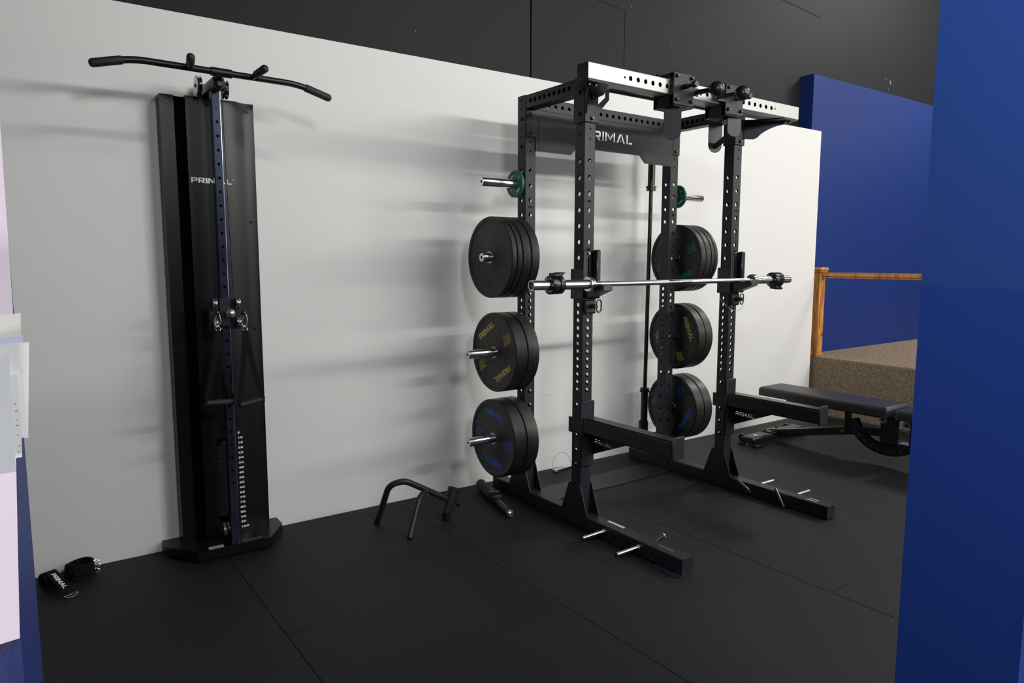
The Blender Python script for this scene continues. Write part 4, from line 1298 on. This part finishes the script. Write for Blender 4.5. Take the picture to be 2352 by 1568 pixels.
# spine
mb = MB()
def sqtube(mb, pts, hw, hh):
    pts = [V(p) for p in pts]
    vs = []; fs = []
    for i, p in enumerate(pts):
        tdir = ((pts[min(i + 1, len(pts) - 1)] - pts[max(i - 1, 0)])).normalized()
        up = V((1, 0, 0)).cross(tdir).normalized()
        for a, b in ((-1, -1), (1, -1), (1, 1), (-1, 1)): vs.append(p + V((1, 0, 0)) * hw * a + up * hh * b)
    n = len(pts)
    for i in range(n - 1):
        for k in range(4): fs.append((4 * i + k, 4 * i + (k + 1) % 4, 4 * i + 4 + (k + 1) % 4, 4 * i + 4 + k))
    fs += [(0, 1, 2, 3), tuple(4 * (n - 1) + k for k in range(4))]
    mb.add(vs, fs)
sqtube(mb, fillet([(BX, .02, .056), (BX, -.12, .083), (BX, -.72, .222), (BX, -.90, .238)], .06, 4), .028, .027)
part('spine', mb, 'satin', bn)
mb = MB(); mb.cyl((BX - .06, -.60, .195), (BX + .06, -.60, .195), .016, 18, .002); part('pivot_bolt', mb, 'darkchrome', bn)
mb = MB(); mb.box(BX - .05, BX - .038, -.985, -.865, .155, .345, .004); mb.box(BX + .038, BX + .05, -.95, -.865, .155, .345, .004); mb.box(BX - .05, BX + .05, -1.42, -.865, .145, .175, .004)
mb.box(BX - .05, BX - .038, -1.42, -1.062, .17, .345, .004); mb.box(BX + .038, BX + .05, -1.42, -1.15, .17, .345, .004)
part('seat_cradle', mb, 'satin', bn)
mb = MB(); mb.box(BX - .03, BX + .03, -1.40, -1.02, .335, .372, .003); part('seat_frame', mb, 'satin', bn)
mb = MB()
for (y, z) in ((-.885, .335), (-1.045, .322)): 
    mb.lathe([(.0001, 0), (.024, 0), (.026, .002), (.026, .006), (.009, .006)], (BX - .056, y, z), 'x', 26, closed=False)
wz = part('washer', mb, 'washer', bn, 'grey plastic washers')
mb = MB()
for (y, z) in ((-.885, .335), (-1.045, .322)): mb.cyl((BX - .056, y, z), (BX - .064, y, z), .0095, 6)
part('bolts', mb, 'satin', wz)
mb = MB(); mb.box(BX - .035, BX + .03, -1.09, -.985, .178, .184, .002); part('grey_tab', mb, 'washer', bn)
# curved ladder for the back rest
cy_, cz_ = -.905, .385
ro, ri = .305, .245
def ap(r, a): return (cy_ + r * math.cos(R(a)), cz_ + r * math.sin(R(a)))
poly = [ap(ro, a) for a in range(-20, -126, -7)] + [ap(ri, a) for a in range(-125, -19, 7)]
mb = MB(); 
for dx in (-.034, .028): mb.prism(poly, (BX + dx, 0, 0), (0, 1, 0), (0, 0, 1), .006)
ld = part('angle_ladder', mb, 'satin', bn)
mb = MB()
for a in range(-35, -122, -11):
    p = ap(ri + .018, a); q = ap(ri + .04, a)
    mb.box(BX - .0352, BX - .034, min(p[0], q[0]) - .003, max(p[0], q[0]) + .003, min(p[1], q[1]) - .002, max(p[1], q[1]) + .002)
part('notch', mb, 'darkchrome', ld)
mb = MB(); mb.box(BX - .034, BX + .034, -.62, -.598, .22, .345, .003); part('strut', mb, 'satin', bn)
# rear foot of the bench, beyond the blue wall
mb = MB(); mb.box(2.22, 2.73, -1.50, -1.42, .0, .07, .01); mb.box(BX - .03, BX + .03, -1.48, -1.38, .06, .17, .004); part('rear_foot', mb, 'satin', bn)

# ------------------------------------------------------------------ poster board and papers on the near left wall
mb = MB()
mb.prism([(-2.4540, 1.170), (-2.4432, 1.395), (-2.4420, 1.53), (-2.4420, 1.9), (-3.1, 1.9), (-3.1, 1.12)], (0, -2.7075, 0), (1, 0, 0), (0, 0, 1), .004)
o = single('poster_board', mb, 'board', (-2.8, -2.71, 1.5), 'pinkish white board on the near blue wall at the left edge', 'board')
def paper(pts, y, curl, m_, lab, grp='papers pinned at the left edge'):
    """pts: four corners x,z (tl, tr, br, bl)"""
    n = 8
    tl, tr_, br_, bl = [V((a, 0, b)) for a, b in pts]
    vs = []; fs = []
    for th in (0, -.0004):
        for i in range(n + 1):
            s = i / n
            for j in range(n + 1):
                q = j / n
                p = (tl.lerp(tr_, s)).lerp(bl.lerp(br_, s), q)
                yy = y + curl * (math.sin(s * PI * .5) ** 2) * q + th
                vs.append((p.x, yy, p.z))
    K = (n + 1) ** 2
    for L_ in (0, 1):
        for i in range(n):
            for j in range(n):
                a_ = L_ * K + i * (n + 1) + j; fs.append((a_, a_ + 1, a_ + n + 2, a_ + n + 1))
    for i in range(n):
        for e in (0, n):
            a_, b_ = i * (n + 1) + e, (i + 1) * (n + 1) + e; fs.append((a_, b_, K + b_, K + a_))
            a_, b_ = e * (n + 1) + i, e * (n + 1) + i + 1; fs.append((a_, b_, K + b_, K + a_))
    mb = MB(); mb.add(vs, fs)
    return single('paper_sheet', mb, m_, (pts[0][0], y, pts[2][1]), lab, 'paper', grp)
x0 = -2.60
paper([(x0, 1.372), (-2.4400, 1.3945), (-2.4425, 1.345), (x0, 1.335)], -2.774, 0, 'paper_yellow', 'cream sheet, topmost of the papers at the left edge')
paper([(x0, 1.365), (-2.4398, 1.3815), (-2.4430, 1.345), (x0, 1.335)], -2.777, 0, 'paper_blue', 'pale blue sheet showing a strip below the cream one')
paper([(x0, 1.372), (-2.4372, 1.3778), (-2.4412, 1.3218), (x0, 1.345)], -2.781, 0, 'paper', 'white sheet reaching furthest to the right among the papers')
p4 = paper([(x0, 1.36), (-2.4428, 1.3605), (-2.4448, 1.3118), (x0, 1.30)], -2.785, 0, 'paper', 'narrow white sheet with small print in front of the widest sheet')
p5 = paper([(x0, 1.330), (-2.4470, 1.3735), (-2.4482, 1.3065), (x0, 1.30)], -2.792, -.004, 'paper_grey', 'curled white sheet frontmost at the left edge')
mb = MB()
for i, z in enumerate((1.343, 1.339, 1.334, 1.3305, 1.325, 1.3185, 1.315)):
    mb.box(-2.4463 + .0002 * (i % 3), -2.4456 + .0003 * (i % 2), -2.78565, -2.7855, z, z + .0004)
part('small_print', mb, 'ink', p4)
print('tiles', n_t, 'objects', len(bpy.data.objects))
